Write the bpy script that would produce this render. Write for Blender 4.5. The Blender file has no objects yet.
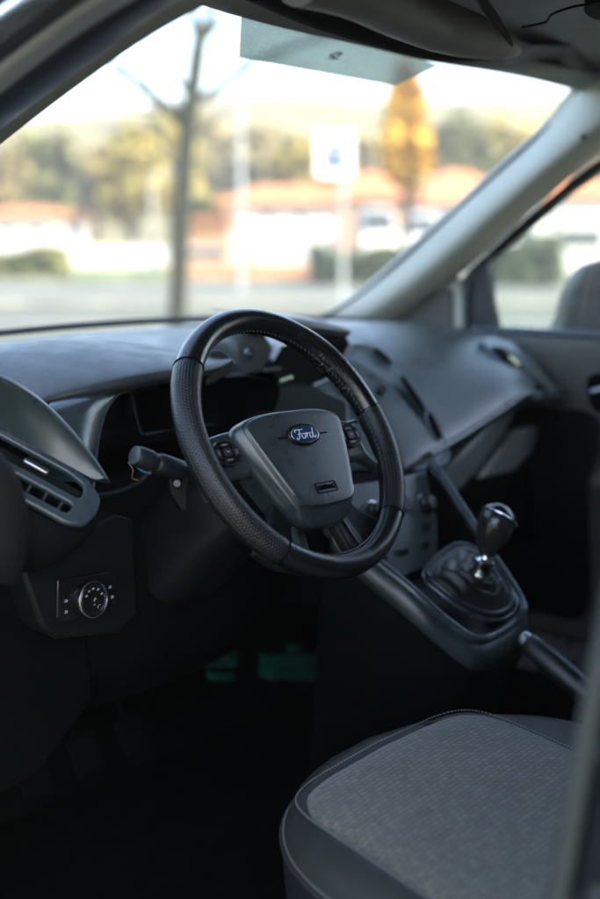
import bpy, bmesh, math, random
from mathutils import Vector, Matrix
random.seed(7)
C = bpy.context.scene.collection
PI = math.pi
R = math.radians
V = Vector
# ------------------------------------------------------------------ camera survey of the place (metres, van frame:
# x to the passenger side, y to the front of the van, z up, ground at 0)
CAM = V((-1.570, -0.985, 1.397)); TH = R(50.611); PT = R(9.514); FPX = 1250.0
FW = V((math.sin(TH)*math.cos(PT), math.cos(TH)*math.cos(PT), -math.sin(PT)))
RT = V((math.cos(TH), -math.sin(TH), 0)); UP = RT.cross(FW)
HF = V((math.sin(TH), math.cos(TH), 0))           # level heading
def ray(px, py): return FW + RT*((px-300)/FPX) + UP*((449.5-py)/FPX)
def at(px, py, X=None, Y=None, Z=None, D=None):
    d = ray(px, py)
    if X is not None: s = (X-CAM.x)/d.x
    elif Y is not None: s = (Y-CAM.y)/d.y
    elif Z is not None: s = (Z-CAM.z)/d.z
    else: s = D/d.dot(HF)
    return CAM + d*s
WS0 = V((0, .75, 1.25)); WSN = V((0, .45, .58)).normalized()
def onplane(px, py, p0=WS0, n=WSN):
    d = ray(px, py); return CAM + d*((p0-CAM).dot(n)/d.dot(n))

# ------------------------------------------------------------------ materials
def nodes(name):
    m = bpy.data.materials.new(name); m.use_nodes = True
    nt = m.node_tree; b = nt.nodes['Principled BSDF']
    return m, nt, b
def N(nt, t, **k):
    n = nt.nodes.new(t)
    for a, v in k.items():
        if a in n.inputs: n.inputs[a].default_value = v
        else: setattr(n, a, v)
    return n
def surf(name, col, rough=.5, metal=0, var=.15, vscale=6, bscale=400, bump=.15, bdist=.0004, spec=.5, coat=0, bump_kind='noise', rvar=.08, dust=0):
    m, nt, b = nodes(name); L = nt.links.new
    tc = N(nt, 'ShaderNodeTexCoord')
    nz = N(nt, 'ShaderNodeTexNoise', Scale=vscale, Detail=5.0); L(tc.outputs['Object'], nz.inputs['Vector'])
    mr = N(nt, 'ShaderNodeMapRange'); mr.inputs['To Min'].default_value = 1-var; mr.inputs['To Max'].default_value = 1+var
    mr.inputs['From Min'].default_value = .3; mr.inputs['From Max'].default_value = .7
    L(nz.outputs['Fac'], mr.inputs['Value'])
    mx = N(nt, 'ShaderNodeVectorMath', operation='SCALE'); mx.inputs[0].default_value = col[:3]; L(mr.outputs[0], mx.inputs['Scale'])
    out = mx.outputs[0]
    if dust:
        dn = N(nt, 'ShaderNodeTexNoise', Scale=90.0, Detail=8.0, Roughness=.7); L(tc.outputs['Object'], dn.inputs['Vector'])
        dr = N(nt, 'ShaderNodeMapRange'); dr.inputs['From Min'].default_value = .58; dr.inputs['From Max'].default_value = .78; dr.inputs['To Max'].default_value = dust
        L(dn.outputs['Fac'], dr.inputs['Value'])
        mm = N(nt, 'ShaderNodeMix', data_type='RGBA'); L(dr.outputs[0], mm.inputs[0]); L(out, mm.inputs[6]); mm.inputs[7].default_value = (.30, .29, .26, 1)
        out = mm.outputs[2]
    L(out, b.inputs['Base Color'])
    r2 = N(nt, 'ShaderNodeTexNoise', Scale=vscale*4, Detail=6.0); L(tc.outputs['Object'], r2.inputs['Vector'])
    rr = N(nt, 'ShaderNodeMapRange'); rr.inputs['From Min'].default_value = .3; rr.inputs['From Max'].default_value = .7
    rr.inputs['To Min'].default_value = max(.03, rough-rvar); rr.inputs['To Max'].default_value = min(1, rough+rvar)
    L(r2.outputs['Fac'], rr.inputs['Value']); L(rr.outputs[0], b.inputs['Roughness'])
    b.inputs['Metallic'].default_value = metal; b.inputs['Specular IOR Level'].default_value = spec; b.inputs['Coat Weight'].default_value = coat
    if bump:
        if bump_kind == 'noise': t = N(nt, 'ShaderNodeTexNoise', Scale=bscale, Detail=3.0); o = t.outputs['Fac']
        else: t = N(nt, 'ShaderNodeTexVoronoi', Scale=bscale, feature='SMOOTH_F1'); o = t.outputs['Distance']
        L(tc.outputs['Object'], t.inputs['Vector'])
        bp = N(nt, 'ShaderNodeBump', Strength=bump, Distance=bdist); L(o, bp.inputs['Height']); L(bp.outputs[0], b.inputs['Normal'])
    return m
def flat(name, col, rough=.6, metal=0, emit=0):
    m, nt, b = nodes(name); b.inputs['Base Color'].default_value = (*col, 1); b.inputs['Roughness'].default_value = rough
    b.inputs['Metallic'].default_value = metal
    return m
M = {}
M['dash'] = surf('dash_plastic', (.023, .035, .036), .35, spec=.75, var=.12, bscale=500, bump=.35, bump_kind='voronoi', dust=.14)
M['dash_hood'] = surf('dash_hood', (.034, .041, .042), .42, spec=.7, var=.12, bscale=500, bump=.35, bump_kind='voronoi', dust=.2)
M['dark'] = surf('dark_plastic', (.0038, .0060, .0066), .5, spec=.25, bscale=500, bump=.3, bump_kind='voronoi')
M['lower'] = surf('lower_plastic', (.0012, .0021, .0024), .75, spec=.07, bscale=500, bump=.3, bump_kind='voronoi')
M['black'] = surf('matt_black', (.0012, .0016, .0018), .85, spec=.08, bump=0)
M['gloss'] = surf('gloss_black', (.006, .007, .008), .12, bump=0, rvar=.04)
M['bezel'] = surf('satin_bezel', (.045, .064, .074), .28, metal=.3, spec=.8, var=.08, bscale=700, bump=.12)
M['panel'] = surf('satin_panel', (.20, .25, .265), .34, metal=.15, spec=.7, var=.12, bscale=600, bump=.15)
M['button'] = surf('button', (.012, .016, .018), .36, bump=0)
M['leather'] = surf('leather', (.006, .0075, .0085), .42, var=.2, bscale=700, bump=.55, bump_kind='voronoi', bdist=.0005, rvar=.1)
M['padm'] = surf('airbag_vinyl', (.024, .034, .037), .30, spec=.9, var=.10, bscale=900, bump=.4, bump_kind='voronoi', bdist=.0004)
M['spoke'] = surf('satin_spoke', (.055, .068, .074), .26, metal=.5, bump=.1)
M['chrome'] = surf('chrome', (.75, .77, .78), .14, metal=1, bump=0, var=.04)
M['satin'] = surf('satin_metal', (.45, .48, .50), .3, metal=1, bump=0, var=.04)
M['blue'] = surf('emblem_blue', (.010, .035, .13), .22, coat=.6, bump=0)
M['letter'] = flat('emblem_letter', (.72, .74, .76), .35)
M['mid'] = surf('mid_panel', (.095, .125, .138), .34, metal=.2, spec=.7, var=.12, bscale=600, bump=.15)
M['ink'] = flat('pale_ink', (.50, .53, .55), .5)
M['inkdim'] = flat('dim_ink', (.16, .18, .19), .5)
M['pillar'] = surf('pillar_trim', (.50, .50, .42), .62, var=.05, bscale=900, bump=.2)
M['roof'] = surf('headliner', (.22, .225, .205), .9, var=.08, bscale=1500, bump=.35)
M['visor'] = surf('visor_vinyl', (.14, .14, .13), .6, var=.08, bscale=900, bump=.25)
M['strip'] = surf('weatherstrip', (.030, .036, .033), .6, bump=.2)
M['seal'] = surf('rubber_seal', (.010, .014, .018), .45, bump=.1)
M['paint'] = surf('body_paint', (.42, .45, .50), .28, metal=.6, bump=0, coat=.4)
M['paintdark'] = surf('body_shut', (.26, .265, .26), .40, metal=.2, bump=0)
M['door'] = surf('door_trim', (.10, .098, .085), .62, var=.1, bscale=500, bump=.3, bump_kind='voronoi')
M['doord'] = surf('door_trim_dark', (.004, .0045, .005), .7, spec=.15, bump=.2)
M['carpet'] = surf('carpet', (.0015, .002, .002), .95, spec=.05, bscale=900, bump=.8, bdist=.002)
M['bolster'] = surf('seat_vinyl', (.026, .027, .023), .5, spec=.3, var=.1, bscale=600, bump=.5, bump_kind='voronoi')
M['seatside'] = surf('seat_side', (.006, .008, .010), .65, spec=.2, bscale=600, bump=.4)
M['seatbase'] = surf('seat_base', (.030, .038, .055), .6, bump=.1)
M['thread'] = flat('thread', (.34, .33, .31), .8)
M['threadl'] = flat('thread_light', (.30, .31, .31), .8)
M['green'] = surf('reflection_green', (.008, .075, .045), .8, spec=.03, bump=0, vscale=40, var=.4)  # colour of the painted reflections in the footwell
M['wireb'] = flat('wire_blue', (.03, .22, .30), .4)
M['wireo'] = flat('wire_orange', (.30, .13, .07), .5)
M['chip'] = flat('chip', (.75, .78, .45), .3)

def glassy(name, tint, refl=.08, veil=0):
    m = bpy.data.materials.new(name); m.use_nodes = True; nt = m.node_tree; nt.nodes.clear(); L = nt.links.new
    o = N(nt, 'ShaderNodeOutputMaterial'); tr = N(nt, 'ShaderNodeBsdfTransparent'); tr.inputs[0].default_value = (*tint, 1)
    gl = N(nt, 'ShaderNodeBsdfGlossy'); gl.inputs['Roughness'].default_value = .02
    fr = N(nt, 'ShaderNodeLayerWeight'); fr.inputs['Blend'].default_value = .5
    pw = N(nt, 'ShaderNodeMath', operation='POWER'); pw.inputs[1].default_value = 4.0; L(fr.outputs['Facing'], pw.inputs[0])
    ml = N(nt, 'ShaderNodeMath', operation='MULTIPLY_ADD'); ml.inputs[1].default_value = .6; ml.inputs[2].default_value = .03; L(pw.outputs[0], ml.inputs[0])
    mx = N(nt, 'ShaderNodeMixShader'); L(ml.outputs[0], mx.inputs[0]); L(tr.outputs[0], mx.inputs[1]); L(gl.outputs[0], mx.inputs[2])
    last = mx
    if veil:                                                     # road dust on the pane
        df = N(nt, 'ShaderNodeBsdfTranslucent'); df.inputs[0].default_value = (.75, .75, .72, 1)
        tc = N(nt, 'ShaderNodeTexCoord'); nz = N(nt, 'ShaderNodeTexNoise', Scale=3.0, Detail=6.0); L(tc.outputs['Object'], nz.inputs['Vector'])
        mr = N(nt, 'ShaderNodeMapRange'); mr.inputs['To Min'].default_value = veil*.7; mr.inputs['To Max'].default_value = veil*1.3; L(nz.outputs['Fac'], mr.inputs['Value'])
        m2 = N(nt, 'ShaderNodeMixShader'); L(mr.outputs[0], m2.inputs[0]); L(mx.outputs[0], m2.inputs[1]); L(df.outputs[0], m2.inputs[2]); last = m2
    L(last.outputs[0], o.inputs[0]); return m
M['glass'] = glassy('windscreen_glass', (.93, .96, .94), veil=.032)
M['dooglass'] = glassy('door_glass', (.90, .94, .92), veil=.025)
M['gaugeglass'] = glassy('gauge_glass', (.5, .5, .5))
# dotted shade band
def shade_mat():
    m = bpy.data.materials.new('dotted_shade'); m.use_nodes = True; nt = m.node_tree; nt.nodes.clear(); L = nt.links.new
    o = N(nt, 'ShaderNodeOutputMaterial'); tr = N(nt, 'ShaderNodeBsdfTransparent'); df = N(nt, 'ShaderNodeBsdfTranslucent')
    df.inputs['Color'].default_value = (.36, .355, .32, 1)
    tc = N(nt, 'ShaderNodeTexCoord'); vo = N(nt, 'ShaderNodeTexVoronoi', Scale=520.0, Randomness=.9); L(tc.outputs['Object'], vo.inputs['Vector'])
    mr = N(nt, 'ShaderNodeMapRange'); mr.inputs['From Min'].default_value = .30; mr.inputs['From Max'].default_value = .48
    mr.inputs['To Min'].default_value = .32; mr.inputs['To Max'].default_value = .48; L(vo.outputs['Distance'], mr.inputs['Value'])
    tr.inputs[0].default_value = (.60, .63, .58, 1)
    mx = N(nt, 'ShaderNodeMixShader'); L(mr.outputs[0], mx.inputs[0]); L(tr.outputs[0], mx.inputs[1]); L(df.outputs[0], mx.inputs[2])
    L(mx.outputs[0], o.inputs[0]); return m
M['shade'] = shade_mat()
# perforated grip leather (dots laid out on the grip's own UV)
def grip_mat():
    m, nt, b = nodes('perforated_leather'); L = nt.links.new
    uv = N(nt, 'ShaderNodeUVMap'); uv.uv_map = 'UVMap'
    sx = N(nt, 'ShaderNodeSeparateXYZ'); L(uv.outputs[0], sx.inputs[0])
    def math_(op, a, bb=None):
        n = N(nt, 'ShaderNodeMath', operation=op)
        for i, v in enumerate((a, bb)):
            if v is None: continue
            if isinstance(v, (int, float)): n.inputs[i].default_value = v
            else: L(v, n.inputs[i])
        return n.outputs[0]
    u = math_('MULTIPLY', sx.outputs[0], 1/.0040); v = math_('MULTIPLY', sx.outputs[1], 1/.0035)
    row = math_('FLOOR', v); off = math_('MULTIPLY', math_('MODULO', row, 2.0), .5)
    fu = math_('SUBTRACT', math_('FRACT', math_('ADD', u, off)), .5); fv = math_('SUBTRACT', math_('FRACT', v), .5)
    d = math_('SQRT', math_('ADD', math_('MULTIPLY', fu, fu), math_('MULTIPLY', fv, fv)))
    mr = N(nt, 'ShaderNodeMapRange', interpolation_type='SMOOTHSTEP'); mr.inputs['From Min'].default_value = .12; mr.inputs['From Max'].default_value = .42; L(d, mr.inputs['Value'])
    mc = N(nt, 'ShaderNodeMix', data_type='RGBA'); L(mr.outputs[0], mc.inputs[0]); mc.inputs[6].default_value = (.003, .003, .003, 1); mc.inputs[7].default_value = (.0075, .0092, .0100, 1)
    L(mc.outputs[2], b.inputs['Base Color']); b.inputs['Roughness'].default_value = .33
    tc = N(nt, 'ShaderNodeTexCoord'); vo = N(nt, 'ShaderNodeTexVoronoi', Scale=700.0, feature='SMOOTH_F1'); L(tc.outputs['Object'], vo.inputs['Vector'])
    b1 = N(nt, 'ShaderNodeBump', Strength=.3, Distance=.0004); L(vo.outputs['Distance'], b1.inputs['Height'])
    b2 = N(nt, 'ShaderNodeBump', Strength=.75, Distance=.0008); L(mr.outputs[0], b2.inputs['Height']); L(b1.outputs[0], b2.inputs['Normal'])
    L(b2.outputs[0], b.inputs['Normal']); return m
M['grip'] = grip_mat()
def rim_mat():                                                    # leather with a scuffed, flaking patch at the inner upper right
    m = surf('worn_leather', (.0045, .0062, .0068), .22, spec=.8, var=.2, bscale=700, bump=.5, bump_kind='voronoi', bdist=.0005, rvar=.1)
    nt = m.node_tree; L = nt.links.new; b = nt.nodes['Principled BSDF']
    tc = N(nt, 'ShaderNodeTexCoord')
    src = b.inputs['Base Color'].links[0].from_socket
    masks = []
    for c0, r0, lo in ((V((.108, .102, .006)), .032, .575), (V((.132, .066, .004)), .032, .585), (V((.142, .036, .002)), .028, .64)):
        ds = N(nt, 'ShaderNodeVectorMath', operation='DISTANCE'); L(tc.outputs['Object'], ds.inputs[0]); ds.inputs[1].default_value = c0
        mr = N(nt, 'ShaderNodeMapRange'); mr.inputs['From Min'].default_value = r0; mr.inputs['From Max'].default_value = r0*.3; mr.inputs['To Min'].default_value = 0; mr.inputs['To Max'].default_value = 1
        L(ds.outputs['Value'], mr.inputs['Value'])
        nz = N(nt, 'ShaderNodeTexNoise', Scale=300.0, Detail=3.0, Roughness=.6); L(tc.outputs['Object'], nz.inputs['Vector'])
        st = N(nt, 'ShaderNodeMapRange'); st.inputs['From Min'].default_value = lo; st.inputs['From Max'].default_value = lo+.10; L(nz.outputs['Fac'], st.inputs['Value'])
        mu = N(nt, 'ShaderNodeMath', operation='MULTIPLY'); L(mr.outputs[0], mu.inputs[0]); L(st.outputs[0], mu.inputs[1]); masks.append(mu)
    o = masks[0].outputs[0]
    for k in masks[1:]:
        a = N(nt, 'ShaderNodeMath', operation='MAXIMUM'); L(o, a.inputs[0]); L(k.outputs[0], a.inputs[1]); o = a.outputs[0]
    # only the inner side of the rim is worn
    sp = N(nt, 'ShaderNodeVectorMath', operation='MULTIPLY'); L(tc.outputs['Object'], sp.inputs[0]); sp.inputs[1].default_value = (1, 1, 0)
    ln = N(nt, 'ShaderNodeVectorMath', operation='LENGTH'); L(sp.outputs[0], ln.inputs[0])
    inn = N(nt, 'ShaderNodeMapRange'); inn.inputs['From Min'].default_value = .1590; inn.inputs['From Max'].default_value = .1548; inn.inputs['To Min'].default_value = .0; L(ln.outputs['Value'], inn.inputs['Value'])
    q = N(nt, 'ShaderNodeMath', operation='MULTIPLY'); L(o, q.inputs[0]); L(inn.outputs[0], q.inputs[1])
    mc = N(nt, 'ShaderNodeMix', data_type='RGBA'); L(q.outputs[0], mc.inputs[0]); L(src, mc.inputs[6]); mc.inputs[7].default_value = (.22, .215, .20, 1)
    L(mc.outputs[2], b.inputs['Base Color']); return m
M['rim'] = rim_mat()
def fabric_mat():
    m, nt, b = nodes('woven_seat_fabric'); L = nt.links.new
    tc = N(nt, 'ShaderNodeTexCoord'); mp = N(nt, 'ShaderNodeMapping'); mp.inputs['Rotation'].default_value = (0, 0, R(0)); L(tc.outputs['Object'], mp.inputs['Vector'])
    br = N(nt, 'ShaderNodeTexBrick'); br.inputs['Scale'].default_value = 1.0
    br.inputs['Brick Width'].default_value = .0115; br.inputs['Row Height'].default_value = .0074; br.inputs['Mortar Size'].default_value = .0010; br.inputs['Mortar Smooth'].default_value = .6
    br.inputs['Color1'].default_value = (1, 1, 1, 1); br.inputs['Color2'].default_value = (.50, .50, .50, 1); br.inputs['Mortar'].default_value = (.08, .08, .08, 1)
    wn = N(nt, 'ShaderNodeTexNoise', Scale=45.0, Detail=4.0); L(tc.outputs['Object'], wn.inputs['Vector'])
    ws_ = N(nt, 'ShaderNodeVectorMath', operation='SCALE'); L(wn.outputs['Color'], ws_.inputs[0]); ws_.inputs['Scale'].default_value = .0022
    wa = N(nt, 'ShaderNodeVectorMath', operation='ADD'); L(mp.outputs[0], wa.inputs[0]); L(ws_.outputs[0], wa.inputs[1])
    L(wa.outputs[0], br.inputs['Vector'])
    wv = N(nt, 'ShaderNodeTexVoronoi', Scale=620.0, Randomness=.6); L(tc.outputs['Object'], wv.inputs['Vector'])
    nz = N(nt, 'ShaderNodeTexNoise', Scale=9.0, Detail=5.0); L(tc.outputs['Object'], nz.inputs['Vector'])
    cr = N(nt, 'ShaderNodeMapRange'); cr.inputs['To Min'].default_value = .8; cr.inputs['To Max'].default_value = 1.2; L(nz.outputs['Fac'], cr.inputs['Value'])
    mc = N(nt, 'ShaderNodeMix', data_type='RGBA'); L(br.outputs['Color'], mc.inputs[0]); mc.inputs[6].default_value = (.050, .049, .037, 1); mc.inputs[7].default_value = (.170, .160, .118, 1)
    w2 = N(nt, 'ShaderNodeMapRange'); w2.inputs['To Min'].default_value = 1.25; w2.inputs['To Max'].default_value = .6; w2.inputs['From Max'].default_value = .8; L(wv.outputs['Distance'], w2.inputs['Value'])
    s1 = N(nt, 'ShaderNodeMath', operation='MULTIPLY'); L(cr.outputs[0], s1.inputs[0]); L(w2.outputs[0], s1.inputs[1])
    sc = N(nt, 'ShaderNodeVectorMath', operation='SCALE'); L(mc.outputs[2], sc.inputs[0]); L(s1.outputs[0], sc.inputs['Scale'])
    L(sc.outputs[0], b.inputs['Base Color']); b.inputs['Roughness'].default_value = .95; b.inputs['Sheen Weight'].default_value = .2
    b1 = N(nt, 'ShaderNodeBump', Strength=.8, Distance=.0012); L(br.outputs['Color'], b1.inputs['Height'])
    b2 = N(nt, 'ShaderNodeBump', Strength=.6, Distance=.0006); b2.invert = True; L(wv.outputs['Distance'], b2.inputs['Height']); b3 = N(nt, 'ShaderNodeBump', Strength=.5, Distance=.012); n3 = N(nt, 'ShaderNodeTexNoise', Scale=7.0, Detail=3.0, Distortion=.8); L(tc.outputs['Object'], n3.inputs['Vector']); L(n3.outputs['Fac'], b3.inputs['Height']); L(b3.outputs[0], b1.inputs['Normal'])
    L(b1.outputs[0], b2.inputs['Normal']); L(b2.outputs[0], b.inputs['Normal'])
    return m
M['fabric'] = fabric_mat()

# ------------------------------------------------------------------ mesh helpers
def catmull(pts, n, closed=False):
    pts = [V(p) for p in pts]; out = []; m = len(pts)
    segs = m if closed else m-1
    for i in range(segs):
        if closed: p0, p1, p2, p3 = pts[(i-1) % m], pts[i], pts[(i+1) % m], pts[(i+2) % m]
        else: p0, p1, p2, p3 = pts[max(i-1, 0)], pts[i], pts[i+1], pts[min(i+2, m-1)]
        for k in range(n):
            t = k/n
            out.append(.5*((2*p1)+(p2-p0)*t+(2*p0-5*p1+4*p2-p3)*t*t+(-p0+3*p1-3*p2+p3)*t**3))
    if not closed: out.append(pts[-1].copy())
    return out
def link(name, bm, mat, parent=None, smooth=True, bevel=0, subsurf=0, solid=0, angle=40, bseg=3):
    bmesh.ops.remove_doubles(bm, verts=bm.verts, dist=1e-6)
    bmesh.ops.recalc_face_normals(bm, faces=bm.faces)
    me = bpy.data.meshes.new(name); bm.to_mesh(me); bm.free()
    o = bpy.data.objects.new(name, me); C.objects.link(o); me.materials.append(mat)
    for p in me.polygons: p.use_smooth = smooth
    if parent is not None:
        o.parent = parent
    if solid:
        s = o.modifiers.new('solid', 'SOLIDIFY'); s.thickness = abs(solid); s.offset = -1 if solid > 0 else 1
    if bevel:
        b = o.modifiers.new('bevel', 'BEVEL'); b.width = bevel; b.segments = bseg; b.limit_method = 'ANGLE'; b.angle_limit = R(35); b.harden_normals = False
    if subsurf:
        s = o.modifiers.new('sub', 'SUBSURF'); s.levels = subsurf; s.render_levels = subsurf
    if smooth and not subsurf:
        try: me.set_sharp_from_angle(angle=R(angle))
        except Exception: pass
    return o
def W(parent, p):                                                 # world point into a thing's own frame
    return (parent.matrix_basis.inverted() @ V(p)) if parent is not None else V(p)
def rings_bm(rings, close=True, cap0=False, cap1=False, bm=None):
    bm = bm or bmesh.new(); vs = [[bm.verts.new(p) for p in r] for r in rings]
    n = len(rings[0])
    for a, b in zip(vs[:-1], vs[1:]):
        for i in range(n if close else n-1):
            j = (i+1) % n
            try: bm.faces.new((a[i], a[j], b[j], b[i]))
            except ValueError: pass
    if cap0: bm.faces.new(vs[0][::-1])
    if cap1: bm.faces.new(vs[-1])
    return bm
def grid_bm(rows, bm=None): return rings_bm(rows, close=False, bm=bm)
def tube_bm(path, r, n=10, closed=False, bm=None, flat_=1.0, nrm=None):
    path = [V(p) for p in path]; m = len(path); rings = []
    prev = None
    for i, p in enumerate(path):
        a = path[(i-1) % m] if (closed or i > 0) else p; b = path[(i+1) % m] if (closed or i < m-1) else p
        t = (b-a).normalized()
        if nrm is not None: u = (V(nrm)-t*t.dot(V(nrm))).normalized()
        elif prev is None:
            u = t.orthogonal().normalized()
        else: u = (prev-t*t.dot(prev)).normalized()
        prev = u; w = t.cross(u); rr = r[i] if isinstance(r, (list, tuple)) else r
        rings.append([p+(u*math.cos(2*PI*k/n)+w*flat_*math.sin(2*PI*k/n))*rr for k in range(n)])
    if closed: rings.append(rings[0]); return rings_bm(rings, bm=bm)
    return rings_bm(rings, cap0=True, cap1=True, bm=bm)
def prism_bm(outline, vec, bm=None):
    bm = bm or bmesh.new(); vec = V(vec)
    a = [bm.verts.new(V(p)) for p in outline]; b = [bm.verts.new(V(p)+vec) for p in outline]; n = len(a)
    bm.faces.new(a[::-1]); bm.faces.new(b)
    for i in range(n): bm.faces.new((a[i], a[(i+1) % n], b[(i+1) % n], b[i]))
    return bm
def box_bm(c, size, bm=None, rot=None):
    bm = bm or bmesh.new(); c = V(c); rot = rot or Matrix.Identity(3)
    sx, sy, sz = [s/2 for s in size]
    v = [bm.verts.new(c+rot @ V((x*sx, y*sy, z*sz))) for x in (-1, 1) for y in (-1, 1) for z in (-1, 1)]
    for f in ((0, 1, 3, 2), (4, 6, 7, 5), (0, 4, 5, 1), (2, 3, 7, 6), (0, 2, 6, 4), (1, 5, 7, 3)): bm.faces.new([v[i] for i in f])
    return bm
def lathe_bm(prof, org, axis, n=32, bm=None):
    axis = V(axis).normalized(); u = axis.orthogonal().normalized(); w = axis.cross(u); org = V(org)
    rings = [[org+axis*h+(u*math.cos(2*PI*k/n)+w*math.sin(2*PI*k/n))*max(r, 1e-5) for k in range(n)] for r, h in prof]
    return rings_bm(rings, cap0=True, cap1=True, bm=bm)
def frame(o, x, y):
    x = V(x).normalized(); y = V(y); y = (y-x*y.dot(x)).normalized(); z = x.cross(y); o = V(o)
    return lambda a, b, c=0: o+x*a+y*b+z*c
def thing(name, loc, label, cat, group=None, rot=None):
    o = bpy.data.objects.new(name, None); C.objects.link(o); o.location = loc
    if rot is not None: o.rotation_euler = rot
    o.empty_display_size = .1; o['label'] = label; o['category'] = cat
    if group: o['group'] = group
    bpy.context.view_layer.update()
    return o
def tag(o, label, cat, group=None, kind=None):
    if label: o['label'] = label
    if cat: o['category'] = cat
    if group: o['group'] = group
    if kind: o['kind'] = kind
    return o
def L_(parent, pts): return [W(parent, p) for p in pts]           # list into local
def text_bm(s, size, fr, extrude=.0006, spacing=1.0):
    cu = bpy.data.curves.new('t', 'FONT'); cu.body = s; cu.size = size; cu.align_x = 'CENTER'; cu.align_y = 'CENTER'; cu.extrude = extrude/2; cu.space_character = spacing; cu.resolution_u = 4
    o = bpy.data.objects.new('t', cu); C.objects.link(o)
    me = bpy.data.meshes.new_from_object(o.evaluated_get(bpy.context.evaluated_depsgraph_get()))
    bm = bmesh.new(); bm.from_mesh(me); bpy.data.objects.remove(o); bpy.data.curves.remove(cu); bpy.data.meshes.remove(me)
    for v in bm.verts: v.co = fr(v.co.x, v.co.y, v.co.z)
    return bm

# ================================================================== STEERING WHEEL
T = R(31.74)
wheel = thing('steering_wheel', (-.38, 0, 1.15), 'black leather steering wheel with perforated grips and blue oval emblem', 'steering wheel', rot=(PI/2-T, 0, 0))
wheel.rotation_euler = (Matrix.Rotation(PI/2-T, 3, 'X') @ Matrix.Rotation(R(-2), 3, 'Z')).to_euler()
bpy.context.view_layer.update()
RC = .1702
def rim_r(a):                                                    # section radius along the rim (thumb swellings at ten and two)
    d = math.degrees(a) % 360
    b = sum(math.exp(-((d-c)/16)**2) for c in (38, 142))
    return .0166+.0016*b
def torus(a0, a1, n, dr, closed=False):
    rings = []
    for i in range(n+(0 if closed else 1)):
        a = a0+(a1-a0)*i/n; r = rim_r(a)+dr
        if not closed:
            e = min(i, n-i)
            r -= .0011 if e == 0 else 0
        c = V((math.cos(a), math.sin(a), 0))
        rings.append([c*(RC+r*math.cos(b)*.95)+V((0, 0, r*1.04*math.sin(b))) for b in [2*PI*k/28 for k in range(28)]])
    if closed: rings.append(rings[0])
    return rings
bm = rings_bm(torus(0, 2*PI, 160, 0, True)); link('rim', bm, M['rim'], wheel)
def grip(a0, a1):
    n = int((a1-a0)/(2*PI)*180); rings = torus(a0, a1, n, .0007)
    bm = bmesh.new(); uvl = bm.loops.layers.uv.new('UVMap')
    vs = [[bm.verts.new(p) for p in r] for r in rings]; m = len(rings[0])
    for i in range(len(vs)-1):
        for k in range(m):
            k2 = (k+1) % m; f = bm.faces.new((vs[i][k], vs[i][k2], vs[i+1][k2], vs[i+1][k]))
            for lp, (ii, kk) in zip(f.loops, ((i, k), (i, k+1), (i+1, k+1), (i+1, k))):
                lp[uvl].uv = ((a0+(a1-a0)*ii/n)*RC, kk/m*2*PI*.0165)
    return bm
for a0, a1 in ((R(140), R(232)), (R(-45), R(10))):
    link('leather_grip', grip(a0, a1), M['grip'], wheel)
for a in (R(140), R(232), R(-45), R(10)):                          # stitched seams
    c = V((math.cos(a), math.sin(a), 0)); r = rim_r(a)+.0004
    ring = [c*(RC+r*math.cos(b)*.95)+V((0, 0, r*1.04*math.sin(b))) for b in [2*PI*k/28 for k in range(28)]]
    link('seam', tube_bm(ring, .0009, 6, closed=True), M['black'], wheel)
# stitching on the inner side of the rim
bm = bmesh.new()
for i in range(150):
    a = 2*PI*i/150; r = rim_r(a)
    if 225 < math.degrees(a) % 360 < 315: pass
    p = V((math.cos(a)*(RC-r*.95-.0002), math.sin(a)*(RC-r*.95-.0002), .001)); q = p+V((-math.sin(a), math.cos(a), 0))*.004+V((0, 0, .002))
    tube_bm([p, q], .00045, 5, bm=bm)
link('stitching', bm, M['inkdim'], wheel)
# airbag cover
half = [(0, .038), (.03, .0375), (.062, .0345), (.090, .027), (.100, .016), (.096, -.004), (.080, -.042), (.063, -.080), (.050, -.104), (.034, -.114), (.015, -.118)]
OUT = half+[(0, -.1185)]+[(-x, y) for x, y in half[:0:-1]]
chalf = [(0, .034), (.03, .034), (.060, .0315), (.083, .025), (.0905, .015), (.0845, -.010), (.069, -.055), (.0565, -.084), (.047, -.093), (.032, -.0965), (.014, -.0975)]
CRE = chalf+[(0, -.0978)]+[(-x, y) for x, y in chalf[:0:-1]]
def ring2(pts, h, s=1.0, dy=0): 
    return [V((p.x*s, p.y*s+dy, (h(V((p.x*s, p.y*s+dy, 0))) if callable(h) else h))) for p in catmull([(x, y, 0) for x, y in pts], 6, True)]
dome = lambda base, k: (lambda p: base+k*(1-(p.x/.1)**2)*(1-((p.y+.03)/.1)**2*.6))
rings = [ring2(OUT, -.040, .86, -.004), ring2(OUT, -.010, .97), ring2(OUT, -.002, 1.0), ring2(OUT, .004, .99), ring2(OUT, .008, .972),
         ring2(CRE, .0120, 1.03), ring2(CRE, .0150, 1.005), ring2(CRE, .0152, .998), ring2(CRE, .0125, .990), ring2(CRE, .0128, .984), ring2(CRE, .0172, .968), ring2(CRE, dome(.0178, .0042), .95, -.0015)]
for s in (.90, .82, .72, .62, .52, .42, .32, .22, .12, .04): rings.append(ring2(CRE, dome(.0185, .0042), s, -.03*(1-s)))
link('airbag_cover', rings_bm(rings, cap0=True, cap1=True), M['padm'], wheel, angle=60)
pad = [o for o in wheel.children if o.name.startswith('airbag')][0]
# grooves either side of the emblem
for s in (-1, 1):
    link('groove', tube_bm([(s*.030, -.003, .0222), (s*.047, -.003, .0215)], .0011, 6), M['black'], pad)
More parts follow.
